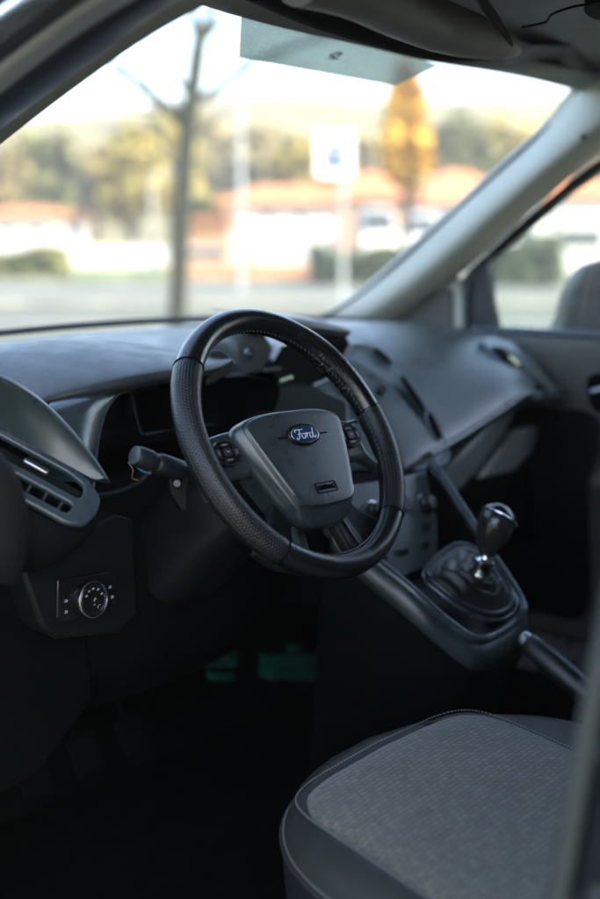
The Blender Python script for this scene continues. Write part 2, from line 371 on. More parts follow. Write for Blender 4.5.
# emblem
def ell(a, b, z, cx=0, cy=-.003, n=48): return [V((cx+a*math.cos(2*PI*k/n), cy+b*math.sin(2*PI*k/n), z)) for k in range(n)]
E0 = .0226
emb = link('emblem', rings_bm([ell(.0290, .0148, E0-.003), ell(.0290, .0148, E0+.0015), ell(.0282, .0141, E0+.0028), ell(.0255, .0120, E0+.0030)], cap1=True), M['gloss'], wheel)
link('silver_ring', tube_bm(ell(.0250, .0115, E0+.0032), .0005, 8, closed=True), M['chrome'], emb)
link('blue_oval', rings_bm([ell(.0244, .0110, E0+.0028), ell(.0244, .0110, E0+.0034), ell(.015, .0065, E0+.0039), ell(.003, .0015, E0+.0040)], cap1=True), M['blue'], emb)
# script lettering, drawn as strokes in a unit space (x 0..10, y 0..5)
S = [
 [(0.2, 3.6), (0.1, 4.3), (0.8, 4.8), (2.0, 4.7), (3.3, 4.6), (4.3, 4.9)],
 [(2.5, 4.7), (2.1, 3.4), (1.6, 1.9), (1.1, .8), (.4, .4), (-.1, .9), (.2, 1.4)],
 [(1.0, 2.6), (1.9, 2.8), (3.0, 3.0)],
 [(3.9, 2.9), (3.1, 2.5), (2.8, 1.5), (3.2, .7), (4.0, .8), (4.5, 1.7), (4.4, 2.6), (3.9, 2.9), (4.6, 2.6), (5.1, 2.9)],
 [(5.1, 2.9), (5.5, 2.6), (5.3, 1.7), (5.0, .7)], [(5.3, 1.8), (5.8, 2.6), (6.4, 2.9), (6.7, 2.5)],
 [(8.2, 2.7), (7.5, 2.9), (6.9, 2.1), (6.8, 1.0), (7.4, .6), (8.1, 1.4), (8.6, 2.8), (9.1, 4.3), (9.3, 5.0)],
 [(9.2, 4.8), (8.7, 3.0), (8.4, 1.3), (8.8, .6), (9.5, .9), (9.9, 1.5)]]
bm = bmesh.new()
for st in S:
    pts = catmull([((x-4.9)*.0037, (y-2.6)*.0029-.003, E0+.0043-abs(x-4.9)*.00008) for x, y in st], 5)
    m = len(pts)
    tube_bm(pts, [.00055*(.65+.5*math.sin(PI*min(1, (i+1)/(m)))) for i in range(m)], 6, bm=bm)
link('lettering', bm, M['letter'], emb)
# AIRBAG mark
fr = frame((.002, -.074, .0227), (1, .0, 0), (0, 1, 0))
link('airbag_lettering', text_bm('AIRBAG', .0088, fr, .0016, 1.05), M['black'], pad)
def rrect(w, h, r, z=0, n=5):
    out = []
    for cx, cy, a in ((w/2-r, h/2-r, 0), (-w/2+r, h/2-r, PI/2), (-w/2+r, -h/2+r, PI), (w/2-r, -h/2+r, 1.5*PI)):
        for k in range(n+1): out.append(V((cx+r*math.cos(a+k*PI/2/n), cy+r*math.sin(a+k*PI/2/n), z)))
    return out
link('airbag_frame', tube_bm([fr(p.x, p.y, 0) for p in rrect(.037, .0125, .002)], .0006, 6, closed=True), M['black'], pad)
# spokes
def spoke(pts, z0, z1, bev=.004, mat='dark'):
    return link('spoke', prism_bm([(x, y, z0) for x, y in pts], (0, 0, z1-z0)), M[mat], wheel, bevel=bev, bseg=4)
for s in (-1, 1):
    pts = [(.070, .028), (.105, .0245), (.135, .020), (.160, .022), (.163, -.058), (.150, -.046), (.130, -.036), (.070, -.036)]
    sp = spoke([(s*x, y) for x, y in pts], -.024, -.006, .006, 'spoke')
    # satin inlay by the rim
    ip = [(.139, .014), (.153, .013), (.1555, -.047), (.149, -.041), (.141, -.030), (.1385, -.010)]
    link('inlay', prism_bm([(s*x, y, -.0075) for x, y in ip], (0, 0, .004)), M['panel'], sp, bevel=.0015)
    # switch cluster
    sw = link('switch_pad', rings_bm([ell(.0235, .0165, -.006, s*.1165, -.004), ell(.0235, .0165, -.0015, s*.1165, -.004), ell(.0215, .0148, .0006, s*.1165, -.004)], cap1=True), M['gloss'], wheel)
    link('switch_ring', tube_bm(ell(.0222, .0154, .0002, s*.1165, -.004), .0007, 6, closed=True), M['spoke'], sw)
    bm = bmesh.new(); fr2 = frame((s*.1165, -.004, .0016), (1, 0, 0), (0, 1, 0))
    prism_bm([fr2(p.x, p.y, 0) for p in rrect(.013, .011, .003)], (0, 0, .0018), bm)
    link('button', bm, M['button'], sw, bevel=.0008)
    for (dx, dy, w_, h_) in ((-.015, .0, .007, .012), (.015, 0, .007, .012), (0, .0095, .014, .0045), (0, -.0100, .016, .0045)):
        link('button', prism_bm([fr2(dx+p.x, dy+p.y, -.001) for p in rrect(w_, h_, .0015)], (0, 0, .0016)), M['button'], sw, bevel=.0006)
    bm = bmesh.new()
    for (dx, dy) in ((-.015, .0015), (.015, .0015)): box_bm(fr2(dx, dy, .0009), (.0030, .0006, .0004), bm); box_bm(fr2(dx, dy-.003, .0009), (.0006, .0026, .0004), bm)
    for (dx, dy) in ((0, .0095), (0, -.0100)): box_bm(fr2(dx, dy, .0009), (.005, .0007, .0004), bm); box_bm(fr2(dx-.004, dy, .0009), (.0007, .002, .0004), bm)
    tube_bm([fr2(-.003, .002, .0021), fr2(0, -.0015, .0021), fr2(.003, .002, .0021)], .00035, 5, bm=bm)
    link('printed_marks', bm, M['ink'], sw)
    # lower spoke
    pts = [(.024, -.085), (.062, -.070), (.088, -.104), (.124, -.124), (.100, -.148), (.050, -.166), (.034, -.145)]
    sp = spoke([(s*x, y) for x, y in pts], -.026, -.010, .005, 'dark')
    ip = [(.044, -.108), (.052, -.106), (.064, -.138), (.066, -.155), (.058, -.152), (.052, -.135)]
    link('inlay', prism_bm([(s*x, y, -.0115) for x, y in ip], (0, 0, .0045)), M['spoke'], sp, bevel=.0015)
link('hub', lathe_bm([(.045, -.10), (.060, -.06), (.072, -.035), (.074, -.022)], (0, -.02, 0), (0, 0, 1)), M['black'], wheel)

for o_ in list(wheel.children):                                    # the hub sits slightly off the rim's optical centre
    if o_.name.split('.')[0] in ('rim', 'leather_grip', 'seam', 'stitching'): continue
    for q_ in [o_]+list(o_.children):
        for v_ in q_.data.vertices: v_.co.x -= .009

# ================================================================== STEERING COLUMN
col = thing('steering_column', (-.38, .12, 1.02), 'dark plastic steering column shroud behind the steering wheel', 'steering column')
n_w = V((0, -math.cos(T), math.sin(T)))
cc = V((-.38, 0, 1.15)); ux = V((1, 0, 0)); uy = V((0, math.sin(T), math.cos(T)))
def colring(k, w, top, bot): return [W(col, cc-n_w*k+ux*p.x+uy*(p.y+(top+bot)/2)) for p in rrect(w, top-bot, min(w, top-bot)*.3)]
link('shroud', rings_bm([colring(.075, .090, .025, -.055), colring(.085, .110, .035, -.070), colring(.16, .130, .040, -.085), colring(.28, .140, .03, -.11)], cap0=True, cap1=True), M['dark'], col)
def stalk(p0, p1, p2, r):
    s = link('stalk', tube_bm(catmull([p0, p0.lerp(p1, .35), p1, p2], 5), [r*.7]*5+[r]*4+[r*1.02]*5+[r*.96, r*.8], 20), M['dark'], None)
    return s
a = at(190, 474, X=-.44); b = at(150, 456, X=-.50); e = at(134, 455, X=-.52)
dirv = (e-a).normalized()
st = link('indicator_stalk', lathe_bm([(.006, -.02), (.007, 0), (.0085, .008), (.0125, .012), (.0140, .016), (.0142, .050), (.0125, .054), (.0118, .055), (.0118, .062), (.0135, .064), (.0138, .082), (.012, .0865), (.004, .0875)], W(col, a), dirv, 28), M['button'], col, angle=30)
link('stalk_cap', lathe_bm([(.0122, .0866), (.0118, .0885), (.010, .0895)], W(col, a), dirv, 28), M['mid'], st)
a2 = V((-.30, .07, 1.13))
link('wiper_stalk', tube_bm(L_(col, [a2, a2+V((.07, -.01, .005)), a2+V((.13, -.02, .008))]), [.007, .009, .011], 14), M['button'], col)
# ignition lock and bracket under the stalk
link('bracket', prism_bm(L_(col, [at(168, 470, X=-.46), at(196, 474, X=-.43), at(200, 508, X=-.43), at(182, 512, X=-.45), at(170, 492, X=-.46)]), (.012, .02, -.004)), M['dark'], col, bevel=.003)
link('bolt', lathe_bm([(.006, 0), (.006, .006), (.0045, .008)], W(col, at(177, 483, X=-.462)), (-.7, -.7, .1), 12), M['spoke'], col)

# ================================================================== DASHBOARD
dash = thing('dashboard', (0, .45, .9), 'dark grey moulded dashboard running under the windscreen with angular air vents', 'dashboard')
D = lambda pts: L_(dash, pts)
# top pad, driver side and centre, up to the windscreen
rows = []
for Y, zz in ((.80, 1.215), (.745, 1.236), (.62, 1.240), (.50, 1.236), (.40, 1.222), (.34, 1.19)):
    rows.append([W(dash, (x, Y-.09*(abs(x)/.75)**3, zz-.028*(abs(x)/.75)**2)) for x in (-.80, -.68, -.55, -.4, -.25, -.1, .05, .16)])
link('top_pad', grid_bm(rows), M['dash'], dash, subsurf=2, solid=.01)
# dark demister slot and wiper-side cowl strip along the glass
pts = [(x, .765-.09*(abs(x)/.75)**3, 1.244-.028*(abs(x)/.75)**2) for x in [-.78+.065*i for i in range(25)]]
link('cowl_strip', tube_bm(D(pts), .006, 8, nrm=(0, 0, 1)), M['black'], dash)
# passenger side: large smooth moulding
PX = [.125, .20, .30, .40, .50, .585, .66, .74]
def prow(Ys, Zs, Xs=PX): return [W(dash, (x, y, z)) for x, y, z in zip(Xs, Ys, Zs)]
edge = [(.11, .17, 1.022), (.18, .17, 1.036), (.26, .17, 1.050), (.35, .17, 1.071), (.43, .17, 1.090), (.50, .17, 1.108), (.58, .18, 1.105), (.70, .20, 1.10)]
rows = [prow([.80, .80, .795, .78, .765, .745, .72, .69], [1.21]*8),
        prow([.755, .755, .748, .738, .725, .705, .68, .65], [1.238, 1.238, 1.236, 1.233, 1.228, 1.221, 1.212, 1.203]),
        prow([.60, .60, .60, .59, .58, .56, .55, .54], [1.243, 1.244, 1.243, 1.240, 1.235, 1.228, 1.22, 1.21]),
        prow([.46]*8, [1.238, 1.240, 1.240, 1.238, 1.234, 1.229, 1.222, 1.21]),
        prow([.36, .36, .36, .36, .355, .35, .35, .35], [1.212, 1.214, 1.215, 1.215, 1.214, 1.212, 1.206, 1.20]),
        prow([.27, .27, .27, .27, .27, .27, .27, .27], [1.135, 1.143, 1.150, 1.158, 1.163, 1.165, 1.165, 1.16]),
        [W(dash, (p[0], p[1]+.035, p[2]+.035)) for p in edge],
        [W(dash, (p[0], p[1]+.004, p[2]+.006)) for p in edge],
        [W(dash, (p[0], p[1]+.004, p[2]-.012)) for p in edge],
        [W(dash, (p[0], p[1]+.022, p[2]-.030)) for p in edge],
        [W(dash, (p[0], p[1]+.09, p[2]-.045)) for p in edge]]
link('passenger_moulding', grid_bm(rows), M['dash'], dash, subsurf=2, solid=.006)
# instrument hood over the driver's dials
eg = [(-.60, 30, 406), (-.57, 50, 399), (-.52, 92, 389), (-.46, 134, 380), (-.40, 170, 374), (-.34, 203, 370), (-.28, 224, 366), (-.235, 234, 360)]
er = [at(px, py, X=x) for x, px, py in eg]
rows = []
for t, dz in ((0, .0), (.03, .010), (.12, .022), (.35, .040), (.6, .043), (.8, .030), (1, .0)):
    r = []
    for i, p in enumerate(er):
        s = i/(len(er)-1); bow = math.sin(PI*min(1, max(0, .06+.88*s)))**.6
        y1 = .62; q = V((p.x, p.y+(y1-p.y)*t, p.z+(1.222-p.z)*t+dz*bow*.85)); r.append(W(dash, q))
    rows.append(r)
under = [W(dash, p+V((0, .012, -.010-.012*math.sin(PI*i/7)))) for i, p in enumerate(er)]
under2 = [W(dash, p+V((0, .16, -.022))) for i, p in enumerate(er)]
link('instrument_hood', grid_bm([under2, under]+rows), M['dash_hood'], dash, subsurf=2)
# beak of the hood right of the rim
bk = [at(206, 349, X=-.27), at(222, 350, X=-.25), at(235, 358, X=-.225), at(238, 363, X=-.22), at(232, 372, X=-.235), at(216, 383, X=-.26), at(206, 386, X=-.275)]
link('hood_tip', prism_bm(D(bk), (.012, .16, -.02)), M['dash_hood'], dash, bevel=.006, bseg=4)
# binnacle cheek (left) : smooth moulding from the side pod to the dial opening
rimp = [at(96, 484, Y=.20), at(96, 462, Y=.205), at(99, 436, Y=.215), at(106, 412, Y=.225), at(117, 397, Y=.235), at(129, 391, Y=.25)]
outp = [at(70, 470, Y=.17), at(66, 450, Y=.185), at(58, 432, Y=.20), at(50, 415, Y=.21), at(48, 404, Y=.225), at(52, 400, Y=.25)]
mid = [a.lerp(b, .55)+V((0, -.012, .010)) for a, b in zip(outp, rimp)]
inn = [p+V((.012, .05, -.004)) for p in rimp]; inn2 = [p+V((.02, .16, -.004)) for p in rimp]
rows = [[W(dash, p) for p in r] for r in (outp, mid, [p+V((-.004, -.004, .002)) for p in rimp], rimp, inn, inn2)]
link('binnacle_cheek', grid_bm(rows), M['bezel'], dash, subsurf=2)
rp = catmull([at(94, 488, Y=.20), at(96, 462, Y=.203), at(99, 436, Y=.213), at(106, 412, Y=.223), at(117, 396, Y=.233), at(129, 390, Y=.25), at(133, 402, Y=.27), at(137, 420, Y=.28), at(141, 432, Y=.28), at(146, 434, Y=.28), at(162, 431, Y=.28), at(182, 428, Y=.28), at(215, 424, Y=.28)], 6)
link('binnacle_edge', tube_bm(D(rp), .0016, 8), M['bezel'], dash)
# dial cluster : recessed black unit with two dials
cl = link('instrument_cluster', prism_bm(D([(-.52, .40, 1.09), (-.50, .40, 1.20), (-.36, .40, 1.225), (-.16, .40, 1.205), (-.13, .40, 1.09)]), (0, .03, 0)), M['gloss'], dash)
for cx in (-.41, -.24):
    bmm = lathe_bm([(.045, 0), (.045, .012), (.041, .013), (.041, .004), (.001, .004)], W(dash, (cx, .399, 1.15)), (0, -1, .15), 40)
    dl = link('dial', bmm, M['dark'], cl)
    bm = bmesh.new()
    for k in range(13):
        a = R(-130+k*260/12)+PI/2; box_bm(W(dash, (cx+.034*math.cos(a), .392, 1.152+.034*math.sin(a))), (.0012, .001, .006), bm, Matrix.Rotation(-(a-PI/2), 3, 'Y'))
    link('scale', bm, M['ink'], dl)
    na = R(215)
    link('needle', tube_bm([W(dash, (cx, .389, 1.152)), W(dash, (cx+.030*math.cos(na), .389, 1.152+.030*math.sin(na)))], [.0016, .0006], 6), M['wireo'], dl)
# rounded right lobe of the dial surround, seen through the wheel
lob = [at(205, 380, Y=.25), at(225, 377, Y=.25), at(248, 376, Y=.25), at(268, 379, Y=.25), at(279, 386, Y=.25), at(279, 398, Y=.25), at(270, 418, Y=.25), at(258, 440, Y=.25), at(205, 440, Y=.25)]
lobc = catmull(lob, 4, True)
cen = sum(lobc, V())/len(lobc)
def sc(ps, s, dy): return [W(dash, cen+(p-cen)*s+V((0, dy, 0))) for p in ps]
link('dial_surround', rings_bm([sc(lobc, 1.0, .13), sc(lobc, 1.0, .004), sc(lobc, .975, -.001), sc(lobc, .93, .004), sc(lobc, .90, .03), sc(lobc, .88, .05)], cap1=True), M['black'], dash)
# ---- side vent pods
def vent_pod(A, B, wv, mirror, name='air_vent'):
    """A->B runs down the slope of the face, wv is the width direction; holes are real recesses"""
    u = (B-A); Lg = u.length; fr = frame(A, u, wv)                # fr(a along slope, b width, c out of face)
    sgn = 1 if fr(0, 0, 1).z > A.z else -1
    F = lambda a, b, c=0: W(dash, fr(a, b, c*sgn))
    return F, Lg
A = at(0, 440, X=-.715); B = at(90, 489, X=-.645)
F, Lg = vent_pod(A, B, V((-1, -.10, -.16)), False)
e0, w0, w1, w2, w3 = -.10, -.004, .027, .038, .058
# bezel made of bars round two openings
def bar(pts, th, mat, parent, name, bev=.002, c=0): return link(name, prism_bm([F(a, b, c) for a, b in pts], F(0, 0, th)-F(0, 0, 0)), M[mat], parent, bevel=bev)
vent = bar([(-.16, w0-.008), (Lg*.80, w0-.006), (Lg+.014, w0+.016), (Lg+.016, w3*.6), (Lg*.95, w3+.016), (-.16, w3+.016)], -.004, 'black', dash, 'air_vent', .0005, -.030)
def vb(pts, th=.009, mat='bezel', bev=.0028): return bar(pts, th, mat, vent, 'bezel', bev, -.005)
def framed(outer, holes, parent, name, mat, th=.007):
    bm = bmesh.new(); es = []
    for lp in [outer]+holes:
        q = []
        m = len(lp)
        for k in range(m):                                       # rounded corners
            p0, p1, p2 = V((*lp[k-1], 0)), V((*lp[k], 0)), V((*lp[(k+1) % m], 0))
            d0, d1 = (p0-p1), (p2-p1); r = min(.006, d0.length*.4, d1.length*.4); a, c = p1+d0.normalized()*r, p1+d1.normalized()*r
            q += [a, a*.25+p1*.5+c*.25, c]
        vs = [bm.verts.new(F(p.x, p.y, .004)) for p in q]
        es += [bm.edges.new((vs[k], vs[(k+1) % len(vs)])) for k in range(len(vs))]
    bmesh.ops.triangle_fill(bm, edges=es, use_beauty=True)
    return link(name, bm, M[mat], parent, solid=th, bevel=.0018, angle=30)
framed([(-.16, -.015), (Lg*.72, -.014), (Lg*.97, -.008), (Lg+.016, .010), (Lg+.019, .034), (Lg+.012, .060), (Lg-.008, .069), (-.16, .069)],
       [[(-.15, -.004), (Lg*.74, -.004), (Lg*.93, .002), (Lg-.004, .014), (Lg-.006, .027), (-.15, .027)], [(-.15, .038), (Lg-.008, .038), (Lg-.010, .057), (-.15, .057)]], vent, 'bezel', 'bezel')
for b_ in (.003, .009, .015, .021):                                          # long louvres
    link('louvre', prism_bm([F(-.16, b_, -.026), F(Lg-.006, b_, -.026), F(Lg-.006, b_+.002, -.006), F(-.16, b_+.002, -.006)], F(0, .0009, 0)-F(0, 0, 0)), M['button'], vent)
link('vent_slider', prism_bm([F(Lg*.30, .006, -.004), F(Lg*.56, .006, -.004), F(Lg*.56, .013, -.004), F(Lg*.30, .013, -.004)], F(0, 0, .006)-F(0, 0, 0)), M['satin'], vent, bevel=.0018)
for k in range(9):                                               # short cross ribs of the demister row
    a_ = Lg-.022-.0195*k
    link('rib', prism_bm([F(a_, w2, -.016), F(a_+.0022, w2, -.016), F(a_+.0022, w3-.004, -.016), F(a_, w3-.004, -.016)], F(0, 0, .014)-F(0, 0, 0)), M['bezel'], vent)
# pod body: swelling above and end panel below
podtop = [[at(-60, 352, X=-.80), at(0, 371, X=-.745), at(32, 386, X=-.695), at(60, 408, X=-.65), at(86, 440, X=-.62), at(108, 470, X=-.612), at(114, 486, X=-.615)],
          [at(-60, 362, X=-.80), at(0, 377, X=-.75), at(26, 391, X=-.70), at(50, 412, X=-.665), at(76, 443, X=-.635), at(102, 476, X=-.63), at(111, 490, X=-.63)]]
def fpt(p): return V(p)
r0 = [p+V((.03, .14, -.02)) for p in podtop[0]]
r1 = [p+V((.012, .05, .000)) for p in podtop[0]]
face = [F(a_, w0-.011, .002) for a_ in (-.15, -.04, .02, .06, .10, Lg*.88, Lg+.004)]
face = [dash.matrix_basis @ p for p in face]
mid2 = [a_.lerp(b_, .5)+V((-.002, -.002, .010)) for a_, b_ in zip(podtop[0], face)]
link('pod_shoulder', grid_bm([[W(dash, p) for p in r] for r in (r0, r1, podtop[0], mid2, face)]), M['dash'], dash, subsurf=2)
# wall below the vent
lowl = [at(-70, 545, X=-.80), at(0, 562, X=-.76), at(24, 578, X=-.735), at(44, 584, X=-.715), at(92, 548, X=-.66), at(110, 505, X=-.638)]
top_ = [dash.matrix_basis @ F(a_, b_, -.004) for a_, b_ in ((-.12, w3+.012), (-.02, w3+.012), (Lg*.6, w3+.012), (Lg*.97, w3+.010), (Lg+.014, w3*.7), (Lg+.015, w0+.02))]
midl = [a_.lerp(b_, .5)+V((-.008, -.012, 0)) for a_, b_ in zip(top_, lowl)]
bot = [p+V((.04, .12, -.01)) for p in lowl]
rows = [[W(dash, p) for p in r] for r in (top_, [p+V((0, -.001, -.006)) for p in top_], midl, lowl, bot)]
rows = [r+[W(dash, dash.matrix_basis @ r[-1]+V((.04, .16, 0)))] for r in rows]
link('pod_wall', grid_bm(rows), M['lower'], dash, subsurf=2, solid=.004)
# end panel curve at the far left, browner
ep = [[at(-80, 430, X=-.83), at(-10, 436, X=-.80), at(20, 462, X=-.775), at(36, 500, X=-.76), at(38, 545, X=-.76), at(26, 590, X=-.765)],
      [at(-80, 470, X=-.85), at(-30, 470, X=-.83), at(4, 490, X=-.80), at(14, 520, X=-.79), at(14, 555, X=-.79), at(2, 585, X=-.79)]]
link('end_panel', grid_bm([[W(dash, p+V((.02, .06, 0))) for p in ep[0]]]+[[W(dash, p) for p in r] for r in ep]+[[W(dash, p+V((-.03, .02, 0))) for p in ep[1]]]), M['doord'], dash, subsurf=2, solid=.004)
# ---- headlight switch panel
Yh = .17
hp = [at(20, 566, Y=Yh), at(58, 545, Y=Yh), at(118, 515, Y=Yh), at(134, 520, Y=Yh+.01), at(138, 615, Y=Yh+.01), at(120, 634, Y=Yh), at(58, 640, Y=Yh), at(42, 628, Y=Yh)]
hsp = link('switch_panel', prism_bm(D(hp), (.01, .08, 0)), M['dark'], dash, bevel=.006)
sq = [at(58, 580, Y=Yh-.004), at(110, 572, Y=Yh-.004), at(117, 580, Y=Yh-.004), at(117, 604, Y=Yh-.004), at(108, 613, Y=Yh-.004), at(62, 624, Y=Yh-.004), at(57, 618, Y=Yh-.004)]
hsw = link('headlight_switch', prism_bm(D(sq), (0, .012, 0)), M['gloss'], dash, bevel=.002)
hc = at(92, 600, Y=Yh-.010)
dl = link('rotary_dial', lathe_bm([(.0230, -.008), (.0230, .000), (.0215, .003), (.0195, .004), (.018, .0035), (.001, .0035)], W(dash, hc), (0, -1, .12), 40), M['gloss'], hsw)
fh = frame(hc+V((0, -.0030, .001)), (1, 0, 0), (0, .12, 1))
link('dial_ring', tube_bm([W(dash, fh(.0222*math.cos(2*PI*k/48), .0222*math.sin(2*PI*k/48), 0)) for k in range(48)], .0009, 8, closed=True), M['satin'], hsw)
bm = bmesh.new()
def mark(x, y, w_, h_, rot=0):
    c = W(dash, fh(x, y, .0022)); 
    box_bm(c, (w_, .0006, h_), bm, Matrix.Rotation(rot, 3, 'Y'))
for k, a in enumerate((150, 120, 90, 55, 20)):
    a = R(a); x, y = .0135*math.cos(a), .0135*math.sin(a); mark(x, y, .0024, .0006); mark(x, y+.0012, .0018, .0006); mark(x-.0016, y, .0006, .002)
mark(0, 0, .0006, .005, .5); mark(.0015, .001, .003, .0006, .5); mark(-.001, -.006, .003, .0006); mark(.004, -.010, .0006, .003); mark(.007, -.008, .0022, .0006)
for a in range(-60, 20, 10): mark(.0165*math.cos(R(a)), .0165*math.sin(R(a)), .001, .0006)
for i, (px, py) in enumerate(((66, 602), (66, 613), (110, 588), (112, 598))):
    p = W(dash, at(px, py, Y=Yh-.005)); box_bm(p, (.004, .0006, .0008), bm); box_bm(p+V((0, 0, .0022)), (.0028, .0006, .0008), bm); box_bm(p+V((.0018, 0, .001)), (.0007, .0006, .003), bm)
link('printed_marks', bm, M['ink'], hsw)
# ---- knee panel and lower dash under the wheel
rows = []
for Z, Y in ((1.09, .26), (1.04, .20), (.97, .18), (.88, .19), (.80, .22), (.74, .30)):
    rows.append([W(dash, (x, Y+.03*((x+.33)/.2)**2, Z)) for x in (-.56, -.50, -.42, -.33, -.24, -.17, -.13)])
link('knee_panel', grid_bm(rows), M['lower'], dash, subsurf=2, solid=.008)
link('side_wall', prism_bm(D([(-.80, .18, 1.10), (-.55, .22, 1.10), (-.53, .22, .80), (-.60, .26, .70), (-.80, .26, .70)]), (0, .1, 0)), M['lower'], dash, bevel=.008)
ct = catmull([at(82, 497, Y=.19), at(110, 494, Y=.195), at(132, 486, Y=.2), at(146, 474, Y=.21), at(156, 466, Y=.22)], 4)
link('column_gaiter', tube_bm(D(ct), [.004]*9+[.006]*8, 10), M['dark'], dash)
link('firewall', box_bm(W(dash, (0, .62, .80)), (1.6, .03, .80)), M['black'], dash)
# loose wires by the stalk
link('wire', tube_bm(D(catmull([at(131, 458, X=-.50), at(136, 466, X=-.50), at(144, 472, X=-.495), at(150, 474, X=-.48)], 5)), .0016, 6), M['wireb'], dash)
link('wire', tube_bm(D(catmull([at(128, 462, X=-.50), at(133, 470, X=-.50), at(132, 478, X=-.495), at(138, 480, X=-.48)], 5)), .0009, 6), M['wireo'], dash)

# ---- centre stack
P0 = V((0, .16, 1.0)); PN = V((0, -1, 1.1)).normalized()
cp = lambda px, py, off=0: W(dash, onplane(px, py, P0+PN*off, PN))
cpw = lambda px, py, off=0: onplane(px, py, P0+PN*off, PN)
# raised oval panel; its own plane is tilted towards the seats
P0 = V((.13, .205, 1.04)); PN = V((-.35, -1, .95)).normalized()
outl = [(300, 372), (330, 352), (352, 342), (372, 345), (398, 366), (420, 396), (438, 424), (450, 448), (449, 462), (436, 469), (416, 471), (396, 468), (370, 462), (340, 440), (315, 415), (298, 392)]
oc = catmull([cpw(x, y) for x, y in outl], 4, True); cen2 = sum(oc, V())/len(oc)
def so(s, off): return [W(dash, cen2+(p-cen2)*s+PN*off) for p in oc]
cpn = link('centre_panel', rings_bm([so(.96, -.09), so(1.02, -.03), so(1.0, -.006), so(.985, .001), so(.965, .003), so(.93, .001), so(.90, -.003), so(.6, -.002), so(.2, -.001)], cap1=True), M['panel'], dash)
# inner lighter button field
inf = [(338, 366), (352, 362), (366, 368), (384, 384), (400, 402), (414, 424), (421, 440), (420, 452), (410, 456), (396, 452), (380, 440), (360, 420), (345, 398), (336, 380)]
ic = catmull([cpw(x, y, .003) for x, y in inf], 4, True)
link('button_field', prism_bm([W(dash, p-PN*.004) for p in ic], PN*.006), M['mid'], cpn, bevel=.0015)
# vertical slot vents on the right flank
def slot(pts, name='slot_vent'):
    q = catmull([cpw(x, y, .004) for x, y in pts], 4, True)
    s = link(name, prism_bm([W(dash, p-PN*.002) for p in q], PN*.003), M['black'], cpn)
    link('slot_rim', tube_bm([W(dash, p+PN*.001) for p in q], .0016, 6, closed=True), M['bezel'], s)
    return s
slot([(399, 378), (404, 378), (416, 394), (425, 410), (424, 416), (419, 412), (408, 396)])
slot([(426, 414), (431, 414), (438, 426), (441, 437), (438, 441), (433, 436), (427, 424)])
slot([(372, 349), (377, 349), (388, 358), (391, 364), (387, 364), (377, 357)])
def btn(px, py, w_, h_, name='button', mat='button', rot=0, round_=True, hgt=.004):
    o = cpw(px, py, .005); x = (V((1, 0, 0))-PN*PN.x).normalized(); f_ = frame(o, x*math.cos(rot)+PN.cross(x)*math.sin(rot), PN.cross(x))
    return link(name, prism_bm([W(dash, f_(p.x, p.y, -.002)) for p in rrect(w_, h_, min(w_, h_)*.3)], PN*hgt), M[mat], cpn, bevel=.0012)
def knob(px, py, r, h):
    k = link('knob', lathe_bm([(r*1.15, 0), (r*1.12, h*.25), (r, h*.3), (r*.96, h*.9), (r*.85, h), (.001, h)], W(dash, cpw(px, py, .004)), PN, 28), M['button'], cpn)
    link('knob_ring', lathe_bm([(r*1.25, 0), (r*1.25, h*.12), (r*1.1, h*.2)], W(dash, cpw(px, py, .0035)), PN, 28), M['satin'], k)
knob(377, 420, .011, .014); knob(380, 392, .009, .010)
for (x, y, a_, b_) in ((352, 376, .014, .008), (364, 384, .012, .008), (392, 412, .012, .008), (398, 424, .012, .008), (404, 436, .012, .008), (384, 404, .008, .006), (408, 447, .012, .007), (392, 440, .016, .008), (366, 402, .014, .009), (372, 376, .010, .006)): btn(x, y, a_, b_, mat='bezel')
btn(413, 452, .024, .009, name='eject_key', mat='button')
# recessed screen under the centre cowl
sc0 = [at(268, 372, X=-.02), at(284, 346, X=-.01), at(312, 336, X=.06), at(345, 333, X=.12), at(352, 344, X=.13), at(335, 375, X=.08), at(312, 388, X=.04), at(280, 386, X=0)]
scb = link('display_recess', prism_bm(D(sc0), (.01, .03, -.004)), M['gloss'], dash, bevel=.004)
link('display_sill', tube_bm(D([at(312, 386, X=.03), at(330, 378, X=.08), at(350, 374, X=.13)]), .0045, 8), M['bezel'], dash)
# light-catching trim left of the display, with its round sensor and small reflector
tr = [at(232, 338, X=-.10), at(262, 330, X=-.06), at(276, 348, X=-.04), at(266, 372, X=-.06), at(246, 378, X=-.09), at(234, 366, X=-.10)]
link('cowl_side', prism_bm(D(tr), (.02, .10, 0)), M['dash_hood'], dash, bevel=.008)
link('light_sensor', lathe_bm([(.009, 0), (.0085, .004), (.006, .008), (.001, .0095)], W(dash, at(250, 353, X=-.105)), (-.5, -.8, .4), 20), M['bezel'], dash)
link('ignition_ring', tube_bm(D([at(281, 381, X=-.05), at(292, 377, X=-.045)]), .0028, 8), M['chip'], dash)
# small centre vent
vv = [at(286, 396, X=-.02), at(304, 392, X=.01), at(330, 404, X=.05), at(334, 412, X=.05), at(318, 416, X=.02), at(300, 410, X=-.01)]
cv = link('centre_vent', prism_bm(D(vv), (.005, .03, 0)), M['black'], dash, bevel=.002)
for k in range(3):
    t = .25+.25*k
    link('louvre', tube_bm(D([vv[0].lerp(vv[5], t)+V((0, -.004, 0)), vv[2].lerp(vv[4], t)+V((0, -.004, 0))]), .0016, 6), M['bezel'], cv)
bb = [at(262, 392, X=-.09), at(284, 388, X=-.05), at(310, 384, X=.02), at(350, 400, X=.08), at(350, 432, X=.05), at(300, 430, X=-.02), at(262, 432, X=-.09)]
link('stack_side', prism_bm(D(bb), (.0, .10, .0)), M['dash'], dash, bevel=.006)
